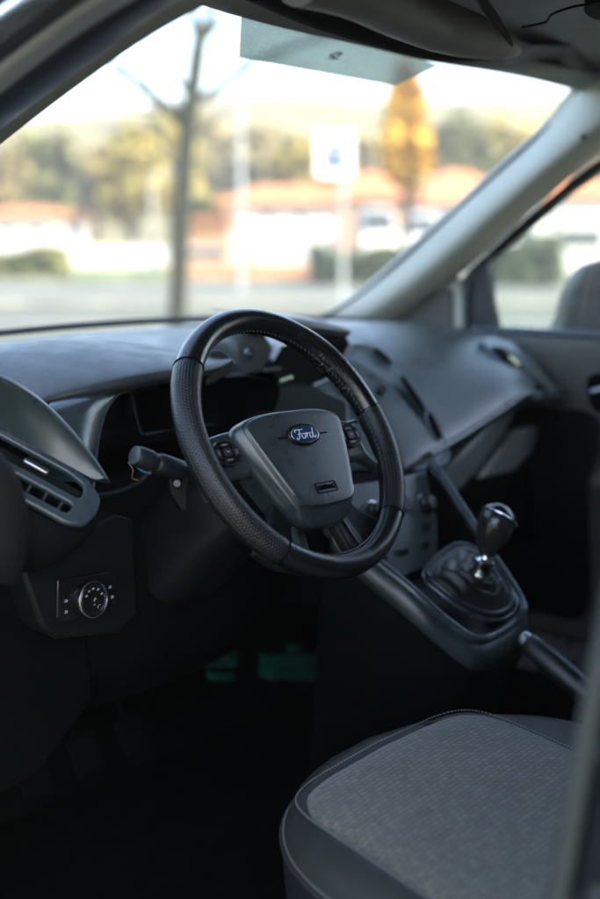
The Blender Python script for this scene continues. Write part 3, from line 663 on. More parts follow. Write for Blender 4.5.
# centre cowl on top
cw = [[at(262, 312, X=-.10), at(300, 314, X=-.02), at(340, 319, X=.08), at(356, 328, X=.135)],
      [at(250, 326, X=-.12), at(292, 327, X=-.03), at(335, 331, X=.07), at(352, 333, X=.13)],
      [at(252, 334, X=-.12), at(292, 334, X=-.03), at(334, 339, X=.07), at(350, 339, X=.13)]]
back = [p+V((0, .16, .004)) for p in cw[0]]; bk2 = [p+V((0, .05, -.006)) for p in cw[2]]
link('display_hood', grid_bm([[W(dash, p) for p in r] for r in (back, cw[0], cw[1], cw[2], bk2)]), M['dash'], dash, subsurf=2, solid=.004)
# ---- passenger vent
A = at(499, 349, X=.60); B = at(541, 393, X=.59)
F, Lg = vent_pod(A, B, V((1, .05, 0)), True)
v2 = bar([(-.03, -.03), (Lg+.012, -.03), (Lg+.012, .085), (-.03, .085)], .020, 'bezel', dash, 'air_vent', .004, -.022)
link('vent_mouth', prism_bm([F(-.006, -.024, 0), F(Lg-.004, -.022, 0), F(Lg-.004, .030, 0), F(-.002, .016, 0)], F(0, 0, .003)-F(0, 0, 0)), M['black'], v2, bevel=.001)
link('vent_mouth', prism_bm([F(.004, .040, 0), F(Lg-.006, .044, 0), F(Lg-.006, .070, 0), F(.010, .064, 0)], F(0, 0, .0005)-F(0, 0, 0)), M['dash'], v2, bevel=.001)
for b_ in (-.004, .010):
    link('louvre', prism_bm([F(.004, b_, .003), F(Lg-.010, b_+.004, .003), F(Lg-.010, b_+.007, .003), F(.004, b_+.003, .003)], F(0, 0, .003)-F(0, 0, 0)), M['dark'], v2)
link('vent_slider', prism_bm([F(.030, -.008, .004), F(.056, -.006, .004), F(.056, .004, .004), F(.030, .002, .004)], F(0, 0, .006)-F(0, 0, 0)), M['chip'], v2, bevel=.003)
pl = [at(516, 398, Y=.17), at(528, 391, Y=.15), at(568, 388, Y=.15), at(572, 394, Y=.16), at(560, 402, Y=.17), at(530, 404, Y=.17)]
lip = catmull([V(p)+V((0, -.002, .004)) for p in edge[1:6]]+[at(545, 393, Y=.165), at(566, 390, Y=.18)], 4)
link('edge_highlight', tube_bm(D(lip), .0045, 8, nrm=(0, 0, 1)), M['bezel'], dash)  # paler tube along the passenger edge, a highlight put into the colour
# ---- glove box shelf under the passenger moulding
g0 = [at(438, 492, Y=.24), at(450, 466, Y=.235), at(508, 408, Y=.235), at(520, 404, Y=.25), at(512, 424, Y=.25), at(468, 482, Y=.25), at(446, 505, Y=.25)]
link('shelf_edge', prism_bm(D(g0), (.0, .06, -.01)), M['panel'], dash, bevel=.010, bseg=4)
g1 = [at(462, 506, Y=.26), at(474, 484, Y=.265), at(516, 430, Y=.265), at(545, 424, Y=.265), at(552, 434, Y=.265), at(500, 486, Y=.26), at(468, 512, Y=.26)]
link('glove_box_lid', prism_bm(D(g1), (.0, .05, -.01)), M['panel'], dash, bevel=.008, bseg=4)
link('lower_shelf', box_bm(W(dash, (.42, .36, .86)), (.62, .22, .16)), M['black'], dash, bevel=.02)

# ================================================================== CENTRE CONSOLE
con = thing('centre_console', (0, 0, .46), 'dark plastic centre console with heater controls, sloping down to the gear lever', 'console')
K = lambda pts: L_(con, pts)
right = [at(432, 462, X=.135), at(437, 470, X=.13), at(450, 490, X=.127), at(470, 520, X=.122), at(494, 558, X=.116), at(512, 585, X=.11), at(521, 601, X=.10)]
left = [at(330, 515, X=-.15), at(352, 540, X=-.14), at(375, 560, X=-.13), at(400, 580, X=-.12), at(425, 602, X=-.105), at(448, 622, X=-.08), at(470, 637, X=-.055)]
bottom = [at(523, 611, X=.085), at(514, 622, X=.06), at(496, 634, X=.01), at(484, 638, X=-.02)]
loop = right+bottom+left[::-1]
path = catmull(loop, 5)
link('console_edge', tube_bm(K(path), .0075, 10, nrm=(0, -.3, 1)), M['bezel'], con)
# outer skirt following the edge downwards
sk0 = [W(con, p) for p in path]
sk1 = [W(con, p+V((-.010 if p.x < 0 else .006, -.008, -.045))) for p in path]
sk2 = [W(con, V((p.x*.9, p.y+.03, p.z-.13))) for p in path]
sk3 = [W(con, V((p.x*.85, p.y+.06, .46))) for p in path]
link('console_trim', grid_bm([sk0, [a_.lerp(b_, .5)+V((0, -.003, 0)) for a_, b_ in zip(sk0, sk1)], sk1]), M['dash'], con, solid=.003)
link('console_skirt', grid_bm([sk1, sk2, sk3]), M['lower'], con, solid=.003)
# inner walls and floor of the tray
in0 = [W(con, V((p.x*.93, p.y+.004, p.z-.002))) for p in path]
in1 = [W(con, V((p.x*.88, p.y+.016, min(p.z-.050, .862)))) for p in path]
link('tray_wall', grid_bm([in0, in1]), M['black'], con)
fl = [V((p.x*.88, p.y+.016, min(p.z-.046, .866))) for p in path]
half_n = len(fl)//2
rows = []
for i in range(half_n):
    a_, b_ = fl[i], fl[-1-i]; rows.append([W(con, a_.lerp(b_, t)) for t in (0, .25, .5, .75, 1)])
link('tray_floor', grid_bm(rows), M['dark'], con)
# heater control face
HP = V((0, .125, .95)); HN = V((-.12, -1, .42)).normalized()
hw = lambda px, py, off=0: onplane(px, py, HP+HN*off, HN)
hv = link('heater_panel', prism_bm(K([hw(330, 488), hw(374, 482), hw(434, 470), hw(438, 486), hw(438, 562), hw(400, 578), hw(376, 566), hw(330, 530)]), -HN*.02), M['mid'], con, bevel=.003)
for (x, y) in ((398, 507), (424, 505), (372, 512)):
    k = link('heater_knob', lathe_bm([(.0155, 0), (.0150, .006), (.0120, .008), (.0112, .020), (.0100, .022), (.001, .022)], W(con, hw(x, y, .001)), HN, 28), M['button'], hv)
    link('knob_ring', lathe_bm([(.0185, 0), (.018, .003), (.0155, .0035)], W(con, hw(x, y, .0005)), HN, 28), M['satin'], k)
    p = hw(x, y, .022); link('pointer', tube_bm(K([p+V((0, 0, .002)), p+V((-.003, 0, .009))]), .0009, 6), M['ink'], k)
for (x, y) in ((424, 546), (403, 552), (382, 558), (424, 528)):
    f_ = frame(hw(x, y, .001), (1, 0, 0), (0, .1, 1)); s_ = -1 if f_(0, 0, 1).y > f_(0, 0, 0).y else 1
    b_ = link('heater_button', prism_bm(K([f_(p.x, p.y, 0) for p in rrect(.024, .013, .004)]), HN*.004), M['bezel'], hv, bevel=.0012)
    link('button_slot', prism_bm(K([f_(p.x, p.y, 0)+HN*.004 for p in rrect(.014, .0028, .001)]), HN*.0006), M['button'], b_)
# dark web between heater panel and dash
link('web', box_bm(W(con, (0, .20, .93)), (.24, .08, .18)), M['black'], con)

# ================================================================== GEAR LEVER
g = thing('gear_lever', (0, -.04, .86), 'gear lever with dark glossy rounded knob, chrome collar and leather gaiter', 'gear lever')
G = lambda pts: L_(g, pts)
c0 = at(483, 566, X=.0); k0 = at(488, 552, X=0); k1 = at(500, 512, X=.0)
ax = (k1-k0).normalized()
# gaiter: pleated leather cone
base = [at(428, 574, X=-.06), at(440, 556, X=-.01), at(462, 545, X=.045), at(488, 560, X=.08), at(506, 584, X=.082), at(513, 600, X=.065), at(504, 612, X=.03), at(486, 614, X=-.01), at(462, 604, X=-.045), at(443, 590, X=-.06)]
bl = catmull(base, 5, True); top = c0
def gring(t, seed, wob):
    out = []
    for i, p in enumerate(bl):
        ph = i/len(bl)*2*PI; q = p.lerp(top, t)
        s = 1+wob*math.sin(5*ph+seed)+wob*.5*math.sin(11*ph+seed*2)
        q = top+(p-top)*(1-t)*s + V((0, 0, .012*math.sin(PI*t)+.007*math.sin(PI*t)*math.sin(7*PI*t+.8*math.sin(2*ph)))) - V((0, 0, .020*t))
        out.append(W(g, q))
    return out
link('gaiter', rings_bm([gring(0, 0, 0), *[gring(t_/14, .5+t_*.15, .02+.035*(t_ % 2)) for t_ in range(1, 12)]], cap1=True), M['leather'], g, subsurf=1)
link('gaiter_ring', tube_bm([W(g, p+V((0, 0, .001))) for p in bl], .0042, 8, closed=True, nrm=(0, 0, 1)), M['button'], g)
bl2 = [bl_p+(bl_p-sum(bl, V())/len(bl))*.10 - V((0, 0, .004)) for bl_p in bl]
link('base_ring', tube_bm([W(g, p) for p in bl2], .0030, 8, closed=True, nrm=(0, 0, 1)), M['bezel'], g)
link('shaft', lathe_bm([(.009, -.03), (.009, .05)], W(g, c0), ax, 18), M['satin'], g)
link('collar', lathe_bm([(.0165, -.02), (.0135, -.006), (.0150, -.003), (.0150, .003), (.0120, .006), (.0095, .010), (.0090, .020), (.0125, .023), (.0125, .026), (.0095, .028)], W(g, c0+ax*.008), ax, 28), M['chrome'], g)
kp = [(.011, .018), (.0150, .024), (.0205, .036), (.0250, .050), (.0270, .062), (.0275, .072), (.0255, .083), (.0200, .0915), (.012, .0970), (.001, .0985)]
M['knobm'] = surf('knob_satin', (.022, .022, .020), .18, spec=.7, bump=0)
kn = link('knob', lathe_bm(kp, W(g, c0), ax, 32), M['knobm'], g, subsurf=1)
kb = bpy.data.objects['knob'] if 'knob' in bpy.data.objects else None
up_ = W(g, c0+ax*.086)-W(g, c0)
# glossy cap on the far side of the knob with chrome line
side = ax.cross(V((0, -1, 0))).normalized()
capdir = (ax*.75+V((.5, .05, 0))).normalized()
cc_ = c0+ax*.070
def sph(n1, n2, ext, r, d):
    d = d.normalized(); u = d.orthogonal().normalized(); w = d.cross(u); rr = []
    for i in range(n1+1):
        th = ext*i/n1; rr.append([W(g, cc_+(d*math.cos(th)+(u*math.cos(2*PI*k/n2)+w*math.sin(2*PI*k/n2))*math.sin(th))*r*1.18) for k in range(n2)])
    return rr
rr = sph(10, 32, R(68), .0262, capdir)
link('knob_cap', rings_bm(rr), M['gloss'], kn)
link('chrome_line', tube_bm(rr[-1], .0012, 6, closed=True), M['chrome'], kn)

# ================================================================== HANDBRAKE
h0 = at(524, 639, X=.03); h1 = at(600, 705, X=.03)
hb = thing('handbrake_lever', (.03, -.30, .60), 'black handbrake lever with silver end button, raised beside the seat', 'handbrake')
hd = (h1-h0).normalized()
link('grip', lathe_bm([(.013, .006), (.0165, .010), (.0185, .022), (.0195, .05), (.0195, .10), (.0180, .15), (.016, .20), (.013, .23)], W(hb, h0), hd, 24), M['leather'], hb)
link('button', lathe_bm([(.004, -.007), (.0105, -.005), (.0128, 0), (.0135, .012)], W(hb, h0), hd, 24), M['satin'], hb)
tp = [h0+hd*.02+V((0, -.002, .0185)), h0+hd*.20+V((0, -.002, .017))]
link('top_strip', tube_bm(L_(hb, tp), .0030, 8), M['bezel'], hb)
link('lever_base', box_bm(W(hb, (.03, -.42, .60)), (.06, .14, .14)), M['black'], hb, bevel=.01)

# ================================================================== SEATS
def seat(name, cx, y0, top, w, dep, label, parent_rot=0, stitched=True):
    s = thing(name, (cx, y0-dep/2, .46), label, 'seat', 'front seats')
    n = 96
    def se(a, b, e, ox, oy, z, k, crown=0):
        kk = k
        out = []
        for i in range(n):
            t = 2*PI*i/n; c_, s_ = math.cos(t), math.sin(t)
            x = a*abs(c_)**(2/e)*(1 if c_ >= 0 else -1); y = b*abs(s_)**(2/e)*(1 if s_ >= 0 else -1)
            zz = z(x, y) if callable(z) else z
            x2 = x+(.20+.10*(kk > .5))*(y-b) if y < b else x
            out.append(V((ox+x2, oy+y-(.085*(x/a+.15)**2 if y > 0 else 0)*(y/b)*(1-kk), zz)))
        return out
    a, b = w/2, dep/2; zt = top-.46
    crown = lambda d: (lambda x, y: zt-d+.012*(1-(x/a)**2)-.010*max(0, y/b)**3)
    ia, ib, iox, ioy = a*.70, b*.84, -.020, -.006
    outer = [se(a*.93, b*.93, 4.2, 0, 0, zt-.20, 0), se(a*.985, b*.985, 4.2, 0, 0, zt-.13, 0), se(a, b, 4.2, 0, 0, crown(.062), 0), se(a*1.002, b*1.002, 4.2, 0, 0, crown(.040), 0)]
    sd = link('side_panel', rings_bm(outer), M['seatside'], s)
    bo = [se(a*1.002, b*1.002, 4.2, 0, 0, crown(.040), 0), se(a*.998, b*.998, 4.2, 0, 0, crown(.030), 0), se(a*.975, b*.975, 4.3, 0, 0, crown(.014), 0), se(a*.93, b*.935, 4.5, iox*.2, 0, crown(.004), 0), se(a*.86, b*.90, 5, iox*.6, 0, crown(.001), 0), se(ia*1.03, ib*1.02, 9, iox, ioy, crown(.002), .9), se(ia, ib, 9, iox, ioy, crown(.006), .9)]
    link('bolster', rings_bm(bo), M['bolster'], s)
    ins = [se(ia, ib, 9, iox, ioy, crown(.0065), .9), se(ia*.985, ib*.985, 9, iox, ioy, crown(.002), .9), se(ia*.95, ib*.95, 8, iox, ioy, crown(-.002), .9), se(ia*.8, ib*.8, 5, iox, ioy, crown(-.004), .9), se(ia*.5, ib*.5, 4, iox, ioy, crown(-.002), .9), se(ia*.2, ib*.2, 3, iox, ioy, crown(.0), .9)]
    link('fabric_insert', rings_bm(ins, cap1=True), M['fabric'], s)
    if stitched:
        bm = bmesh.new()
        for path_, off, ln in ((se(ia*1.035, ib*1.028, 9, iox, ioy, crown(-.0006), .9), 0, 1), (se(a*1.003, b*1.003, 4.2, 0, 0, crown(.0385), 0), 0, 1), (se(a*.999, b*1.0, 4.2, 0, 0, crown(.0310), 0), 0, 1)):
            m = len(path_)
            for i in range(m):
                p, q = path_[i], path_[(i+1) % m]; L0 = (q-p).length; k = max(1, round(L0/.0060))
                for j in range(k):
                    tube_bm([p.lerp(q, (j+.15)/k)+V((0, 0, .0004)), p.lerp(q, (j+.68)/k)+V((0, 0, .0004))], .00045, 5, bm=bm)
        link('stitching', bm, M['thread'], s)
        bp = se(a*1.006, b*1.006, 4.2, 0, 0, crown(.035), 0)
        link('piping', tube_bm(bp, .0022, 8, closed=True, nrm=(0, 0, 1)), M['bolster'], s)
    link('seat_base', rings_bm([se(a*.90, b*.90, 5, 0, 0, .02, 0), se(a*.94, b*.94, 5, 0, 0, zt-.13, 0)], cap0=True, cap1=True), M['seatbase'], s)
    # backrest, mostly out of the frame
    bk_ = []
    for z_, y_, t_ in ((zt-.02, -b+.06, .05), (zt+.10, -b+.02, .06), (zt+.35, -b-.05, .055), (zt+.60, -b-.12, .04)):
        bk_.append([V((x*a*.94, y_+yy*t_, z_)) for x, yy in ((-1, -.6), (-1, .9), (-.7, 1.3), (-.4, .9), (0, .8), (.4, .9), (.7, 1.3), (1, .9), (1, -.6), (.5, -1), (-.5, -1))])
    link('backrest', rings_bm(bk_, cap0=True, cap1=True), M['bolster'], s, subsurf=2)
    return s
seat('driver_seat', -.352, -.078, .775, .54, .60, 'grey woven fabric driver seat cushion with pale stitched dark bolsters')
seat('passenger_seat', .40, -.105, .805, .50, .56, 'dark passenger seat half hidden beyond the handbrake', stitched=False)

# ================================================================== VAN BODY
van = thing('van_body', (0, 0, .3), 'van cab body with pale windscreen pillars, headliner and windscreen', 'van')
B_ = lambda pts: L_(van, pts)
# windscreen
def wsp(x, t): # t 0 bottom .. 1 top
    y = .78-.62*t-.07*(abs(x)/.75)**2; z = 1.215+.495*t-.02*(abs(x)/.75)**2
    return V((x*(1-.10*t), y, z))
rows = [[W(van, wsp(x, t)) for x in [-.86+.172*i for i in range(11)]] for t in (-.06, .2, .4, .6, .8, 1.03)]
ws = link('windscreen', grid_bm(rows), M['glass'], van, subsurf=1)
shd = [onplane(237, 53), onplane(393, 82), onplane(436, 62), onplane(240, -6)]
sh = link('dotted_shade', grid_bm([[W(van, p-WSN*.006) for p in (shd[0], shd[1])], [W(van, p-WSN*.006) for p in (shd[3], shd[2])]]), M['shade'], van, solid=.0015)
fm = frame(onplane(333, 50)-WSN*.0095, RT, shd[3]-shd[0])
bm = bmesh.new()
for pts in ([(-.010, -.003), (-.004, .004), (.004, .006), (.010, .004)], [(-.006, -.005), (.000, -.002), (.008, .000)], [(-.010, .002), (-.002, -.006)], [(.002, .006), (.006, -.002)], [(-.012, -.007), (.004, -.009)]):
    tube_bm([W(van, fm(x, y)) for x, y in pts], .0009, 6, bm=bm)
link('shade_mark', bm, M['black'], sh)
# black glass edge (frit) along the passenger pillar and lower corner
fe = catmull([onplane(236, 326), onplane(290, 324), onplane(330, 313), onplane(365, 291), onplane(405, 256), onplane(450, 216), onplane(505, 165), onplane(552, 124), onplane(572, 104), onplane(577, 92)], 5)
link('glass_seal', tube_bm(B_(fe), .0045, 8), M['seal'], van)
# passenger windscreen pillar trim: surface from the glass edge inwards to the door seal
gl_ = [onplane(300, 330), onplane(332, 314), onplane(366, 292), onplane(405, 258), onplane(450, 217), onplane(505, 166), onplane(552, 126), onplane(578, 93), onplane(600, 60)]
md_ = [at(330, 345, X=.70), at(352, 328, X=.70), at(386, 302, X=.70), at(425, 272, X=.69), at(470, 232, X=.68), at(520, 186, X=.665), at(562, 150, X=.65), at(600, 120, X=.63), at(640, 90, X=.60)]
lo_ = [at(350, 350, X=.76), at(376, 336, X=.76), at(418, 308, X=.76), at(456, 278, X=.76), at(495, 243, X=.755), at(540, 202, X=.745), at(580, 168, X=.73), at(620, 136, X=.71), at(660, 100, X=.68)]
rows = [[W(van, p+V((.01, .03, 0))) for p in gl_], [W(van, p) for p in gl_], [W(van, a_.lerp(b_, .25)+V((-.006, 0, 0))) for a_, b_ in zip(gl_, md_)], [W(van, p) for p in md_], [W(van, a_.lerp(b_, .6)) for a_, b_ in zip(md_, lo_)], [W(van, p) for p in lo_], [W(van, p+V((.04, .02, 0))) for p in lo_]]
link('windscreen_pillar', grid_bm(rows), M['pillar'], van, subsurf=2)
link('pillar_clip', lathe_bm([(.006, 0), (.0055, .006), (.003, .008)], W(van, at(583, 137, X=.635)), (-.7, -.6, 0), 14), M['seal'], van)
# driver windscreen pillar: strips between lines that run along the pillar
def line(pts, X): return [at(x, y, X=X+.0*(i)) for i, (x, y) in enumerate(pts)]
c0_ = line([(-140, 252), (-60, 186), (0, 136), (50, 97), (97, 62), (140, 32), (198, 0), (290, -44)], -.655)
c1_ = line([(-150, 236), (-66, 172), (0, 122), (50, 84), (94, 53), (130, 24), (162, 0), (250, -44)], -.70)
c2_ = line([(-150, 214), (-70, 144), (0, 88), (30, 64), (60, 41), (90, 20), (122, 0), (190, -40)], -.77)
c3_ = line([(-150, 190), (-70, 122), (0, 68), (24, 50), (48, 32), (70, 16), (94, 0), (160, -40)], -.80)
c4_ = line([(-150, 158), (-70, 92), (0, 40), (14, 29), (28, 18), (40, 8), (52, 0), (110, -36)], -.81)
c5_ = line([(-150, 132), (-70, 66), (0, 16), (8, 11), (15, 6), (20, 3), (26, 0), (80, -34)], -.87)
def strip(a_, b_, mat, name, bul, parent=van, sol=.006):
    m1 = [p.lerp(q, .15)+bul for p, q in zip(a_, b_)]; m2 = [p.lerp(q, .5)+bul*1.4 for p, q in zip(a_, b_)]; m3 = [p.lerp(q, .85)+bul for p, q in zip(a_, b_)]
    return link(name, grid_bm([[W(van, p) for p in r] for r in (a_, m1, m2, m3, b_)]), M[mat], parent, subsurf=2, solid=sol)
strip(c0_, c1_, 'roof', 'windscreen_pillar', V((0, -.003, -.003)))
strip(c1_, c2_, 'seal', 'door_seal', V((0, -.006, -.004)))
strip(c2_, c3_, 'paintdark', 'door_opening_flange', V((-.006, -.006, .0)))
strip(c3_, c4_, 'seal', 'door_gap', V((.004, .01, .0)))
strip(c4_, c5_, 'paint', 'roof_rail', V((-.008, -.006, .004)))
link('gutter', tube_bm(B_([p+V((-.012, 0, .004)) for p in c5_]), .004, 8), M['seal'], van)
# header trim along the top of the glass
hd0 = [onplane(150, -20), onplane(190, 0), onplane(243, 16), onplane(290, 28), onplane(333, 37), onplane(368, 45), onplane(400, 53), onplane(433, 61), onplane(493, 69), onplane(540, 79), onplane(573, 88), onplane(610, 100)]
hd1 = [p+V((0, -.035, .006)) for p in hd0]; hd2 = [p+V((0, -.075, .012)) for p in hd0]
hdm = [p+V((0, .02, .07)) for p in hd0]
link('header_trim', grid_bm([[W(van, p) for p in r] for r in (hdm, hd0, [p+V((0, -.006, -.003)) for p in hd0], hd1, hd2)]), M['roof'], van, subsurf=2, solid=.003)
# headliner
rows = [[W(van, (x, y, 1.735-.05*(abs(x)/.85)**4-.01*(y < -.5))) for x in (-.86, -.80, -.5, -.2, .2, .5, .74, .80)] for y in (-.95, -.6, -.3, -.1, .06, .13)]
link('headliner', grid_bm(rows), M['visor'], van, subsurf=2, solid=.004)
link('roof_panel', box_bm(W(van, (0, -.55, 1.78)), (1.72, 1.5, .03)), M['paint'], van, bevel=.01)
# overhead shelf lip (dark) with grab recess over the passenger
ov = [[at(500, 55, Y=.10), at(530, 52, Y=.10), at(570, 54, Y=.10), at(640, 66, Y=.10)], [at(500, 63, Y=.13), at(530, 64, Y=.13), at(570, 68, Y=.13), at(640, 84, Y=.13)]]
link('overhead_edge', grid_bm([[W(van, p) for p in r] for r in ([q+V((0, -.04, .012)) for q in ov[0]], ov[0], ov[1], [q+V((0, .02, .01)) for q in ov[1]])]), M['dark'], van, subsurf=1, solid=.003)
gp = catmull([at(522, 27, Z=1.69), at(545, 22, Z=1.69), at(552, 14, Z=1.69), at(575, 6, Z=1.69), at(600, 3, Z=1.69)], 4)
link('headliner_seam', tube_bm(B_(gp), .0016, 6), M['black'], van)
gr = catmull([at(584, 8, Z=1.68), at(600, 2, Z=1.68), at(620, 8, Z=1.68), at(612, 20, Z=1.68), at(592, 18, Z=1.68)], 4, True)
link('grab_recess', prism_bm(B_(gr), (0, 0, .01)), M['black'], van)
# quarter window between pillar and door
qo = [at(376, 334, X=.775), at(455, 276, X=.775), at(463, 280, X=.775), at(463, 334, X=.775)]
link('quarter_trim', prism_bm(B_(qo), (.01, 0, 0)), M['pillar'], van, bevel=.002)
qi = [at(392, 329, X=.768), at(404, 312, X=.768), at(424, 299, X=.768), at(446, 289, X=.768), at(452, 292, X=.768), at(452, 329, X=.768)]
link('quarter_glass', prism_bm(B_(qi), (.006, 0, 0)), M['door'], van, bevel=.002)
link('quarter_edge', tube_bm(B_(catmull([at(390, 318, X=.766), at(402, 304, X=.766), at(420, 294, X=.766), at(444, 287, X=.766)], 4)), .0045, 8), M['pillar'], van)
# B pillar edge close to the lens
pb = [(640, 380), (618, 480), (600, 578), (578, 690), (558, 800), (541, 899), (520, 1010)]
q0 = [at(x, y, X=-.86) for x, y in pb]
b0 = [p+V((.0, .012, 0)) for p in q0]
path_ = [p+V((0, -.012, 0)) for p in q0]
link('door_weatherstrip', tube_bm(B_(catmull(path_, 3)), .0075, 16, nrm=(0, 1, 0)), M['strip'], van)
rows = [[W(van, p) for p in r] for r in ([p+V((.02, -.004, 0)) for p in q0], [p+V((0, -.020, 0)) for p in q0], [p+V((-.012, -.045, 0)) for p in q0], [p+V((-.012, -.10, 0)) for p in q0], [p+V((.0, -.30, 0)) for p in q0])]
def spotted():
    m = surf('scuffed_pillar', (.006, .008, .010), .5, spec=.2, bump=0); nt = m.node_tree; L = nt.links.new; b = nt.nodes['Principled BSDF']; src = b.inputs['Base Color'].links[0].from_socket
    tc = N(nt, 'ShaderNodeTexCoord'); nz = N(nt, 'ShaderNodeTexNoise', Scale=26.0, Detail=4.0, Roughness=.6); L(tc.outputs['Object'], nz.inputs['Vector'])
    mr = N(nt, 'ShaderNodeMapRange'); mr.inputs['From Min'].default_value = .60; mr.inputs['From Max'].default_value = .68; L(nz.outputs['Fac'], mr.inputs['Value'])
    mc = N(nt, 'ShaderNodeMix', data_type='RGBA'); L(mr.outputs[0], mc.inputs[0]); L(src, mc.inputs[6]); mc.inputs[7].default_value = (.16, .17, .16, 1); L(mc.outputs[2], b.inputs['Base Color']); return m
M['scuff'] = spotted()
link('door_pillar', grid_bm(rows), M['scuff'], van, subsurf=1, solid=.004)
link('side_body', box_bm(W(van, (-.87, -1.55, 1.05)), (.03, 1.2, 1.4)), M['paint'], van)
link('side_body', box_bm(W(van, (.865, -1.35, 1.05)), (.03, 1.5, 1.45)), M['paint'], van)
link('floor', box_bm(W(van, (0, -.1, .44)), (1.66, 1.7, .03)), M['carpet'], van)
link('sill', box_bm(W(van, (-.84, -.1, .43)), (.08, 1.6, .10)), M['doord'], van, bevel=.01)
link('bulkhead', box_bm(W(van, (0, -.97, 1.05)), (1.7, .03, 1.4)), M['roof'], van)
link('bonnet_wing', box_bm(W(van, (0, 1.15, 1.02)), (1.66, .72, .22)), M['paint'], van, bevel=.08)
link('kick_panel', prism_bm(B_([(-.86, .30, .46), (-.84, .30, 1.12), (-.84, .72, 1.15), (-.86, .72, .46)]), (.03, 0, 0)), M['lower'], van, bevel=.01)
link('side_body', box_bm(W(van, (-.88, .62, .82)), (.04, .60, .72)), M['paintdark'], van)
# pedals, and solid green shapes standing in for reflections deep in the footwell
pd = thing('pedal_box', (-.35, .50, .45), 'black foot pedals hanging in the dark driver footwell', 'pedals')
for x in (-.48, -.38, -.28):
    p = link('pedal', box_bm(W(pd, (x, .42, .62)), (.055, .012, .06), rot=Matrix.Rotation(R(-30), 3, 'X')), M['black'], pd, bevel=.004)
    link('pedal_arm', tube_bm(L_(pd, [(x, .43, .63), (x, .50, .76), (x, .56, .90)]), .007, 8), M['black'], p)
gu = thing('footwell_reflection', (-.12, .5, .6), 'dim green shapes standing in for reflections low in the dark footwell', 'painted reflection')
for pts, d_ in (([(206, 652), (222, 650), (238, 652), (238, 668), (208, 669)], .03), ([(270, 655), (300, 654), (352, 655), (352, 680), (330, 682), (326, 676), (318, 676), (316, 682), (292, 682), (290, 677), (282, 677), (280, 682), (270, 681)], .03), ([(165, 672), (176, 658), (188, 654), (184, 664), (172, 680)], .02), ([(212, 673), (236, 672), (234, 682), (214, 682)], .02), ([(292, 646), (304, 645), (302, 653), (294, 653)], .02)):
    link('green_reflection', prism_bm(L_(gu, [at(x, y, Y=.50) for x, y in pts]), (0, d_, 0)), M['green'], gu, bevel=.004)

# ================================================================== PASSENGER DOOR
pdr = thing('passenger_door', (.80, .1, .45), 'closed passenger door with grey-brown trim, black window frame and handle', 'door')
Dr = lambda pts: L_(pdr, pts)
Xd = .77
# window frame: black, from pillar corner
def fpoly(pts, X, mat, name, th=.03, bev=.003, parent=pdr): return link(name, prism_bm(Dr([at(x, y, X=X) for x, y in pts]), (th, 0, 0)), M[mat], parent, bevel=bev)
fpoly([(461, 280), (470, 268), (488, 262), (489, 300), (497, 338), (463, 338)], Xd, 'seal', 'window_frame')
fpoly([(470, 268), (520, 222), (570, 180), (640, 128), (640, 146), (600, 170), (545, 208), (510, 234), (494, 248), (488, 262)], Xd, 'seal', 'window_frame', .03)
link('frame_rail', tube_bm(Dr([at(466, 336, X=Xd-.004), at(466, 300, X=Xd-.004), at(469, 278, X=Xd-.004)]), .008, 8), M['bezel'], pdr)
gw = [at(484, 336, X=Xd+.02), at(484, 256, X=Xd+.02), at(500, 236, X=Xd+.02), at(600, 162, X=Xd+.02), at(700, 95, X=Xd+.02), at(700, 345, X=Xd+.02)]
link('window', prism_bm(Dr(gw), (.004, 0, 0)), M['dooglass'], pdr)
# trim panel: upper roll, body and armrest
rows = []
for y_s in (.62, .50, .38, .26, .14, .0, -.15, -.35):
    dz = 0.0 + .004*math.sin(y_s*4)
    rows.append([W(pdr, (x, y_s, z+dz)) for x, z in ((Xd+.02, 1.205), (Xd-.006, 1.207), (Xd-.018, 1.196), (Xd-.022, 1.17), (Xd-.018, 1.10), (Xd-.006, 1.02), (Xd-.012, .96), (Xd-.07, .93), (Xd-.075, .90), (Xd-.02, .86), (Xd-.02, .55))])
link('trim_panel', grid_bm(rows), M['door'], pdr, subsurf=2, solid=.004)
link('belt_strip', tube_bm(Dr([(Xd-.008, .45, 1.206), (Xd-.008, .2, 1.207), (Xd-.008, -.3, 1.207)]), .010, 10), M['bezel'], pdr)
rows = [[W(pdr, (x, y_s, z)) for x, z in ((Xd-.03, 1.06), (Xd-.045, .98), (Xd-.09, .935), (Xd-.09, .88), (Xd-.03, .60))] for y_s in (.60, .45, .3, .20, .12)]
link('dark_insert', grid_bm(rows), M['doord'], pdr, subsurf=2, solid=.003)
hz = [at(586, 378, X=Xd-.03), at(600, 372, X=Xd-.03), at(625, 372, X=Xd-.03), at(625, 412, X=Xd-.03), at(596, 414, X=Xd-.03), at(588, 402, X=Xd-.03)]
hr = link('handle_recess', prism_bm(Dr(hz), (.01, 0, 0)), M['black'], pdr, bevel=.003)
link('handle', tube_bm(Dr([at(592, 392, X=Xd-.036), at(606, 388, X=Xd-.036), at(625, 388, X=Xd-.036)]), .006, 10), M['satin'], hr)
link('handle_surround', tube_bm(Dr(catmull(hz, 3, True)), .003, 8, closed=True), M['door'], hr)
link('outer_skin', box_bm(W(pdr, (.83, .05, .80)), (.03, 1.3, .76)), M['paint'], pdr)
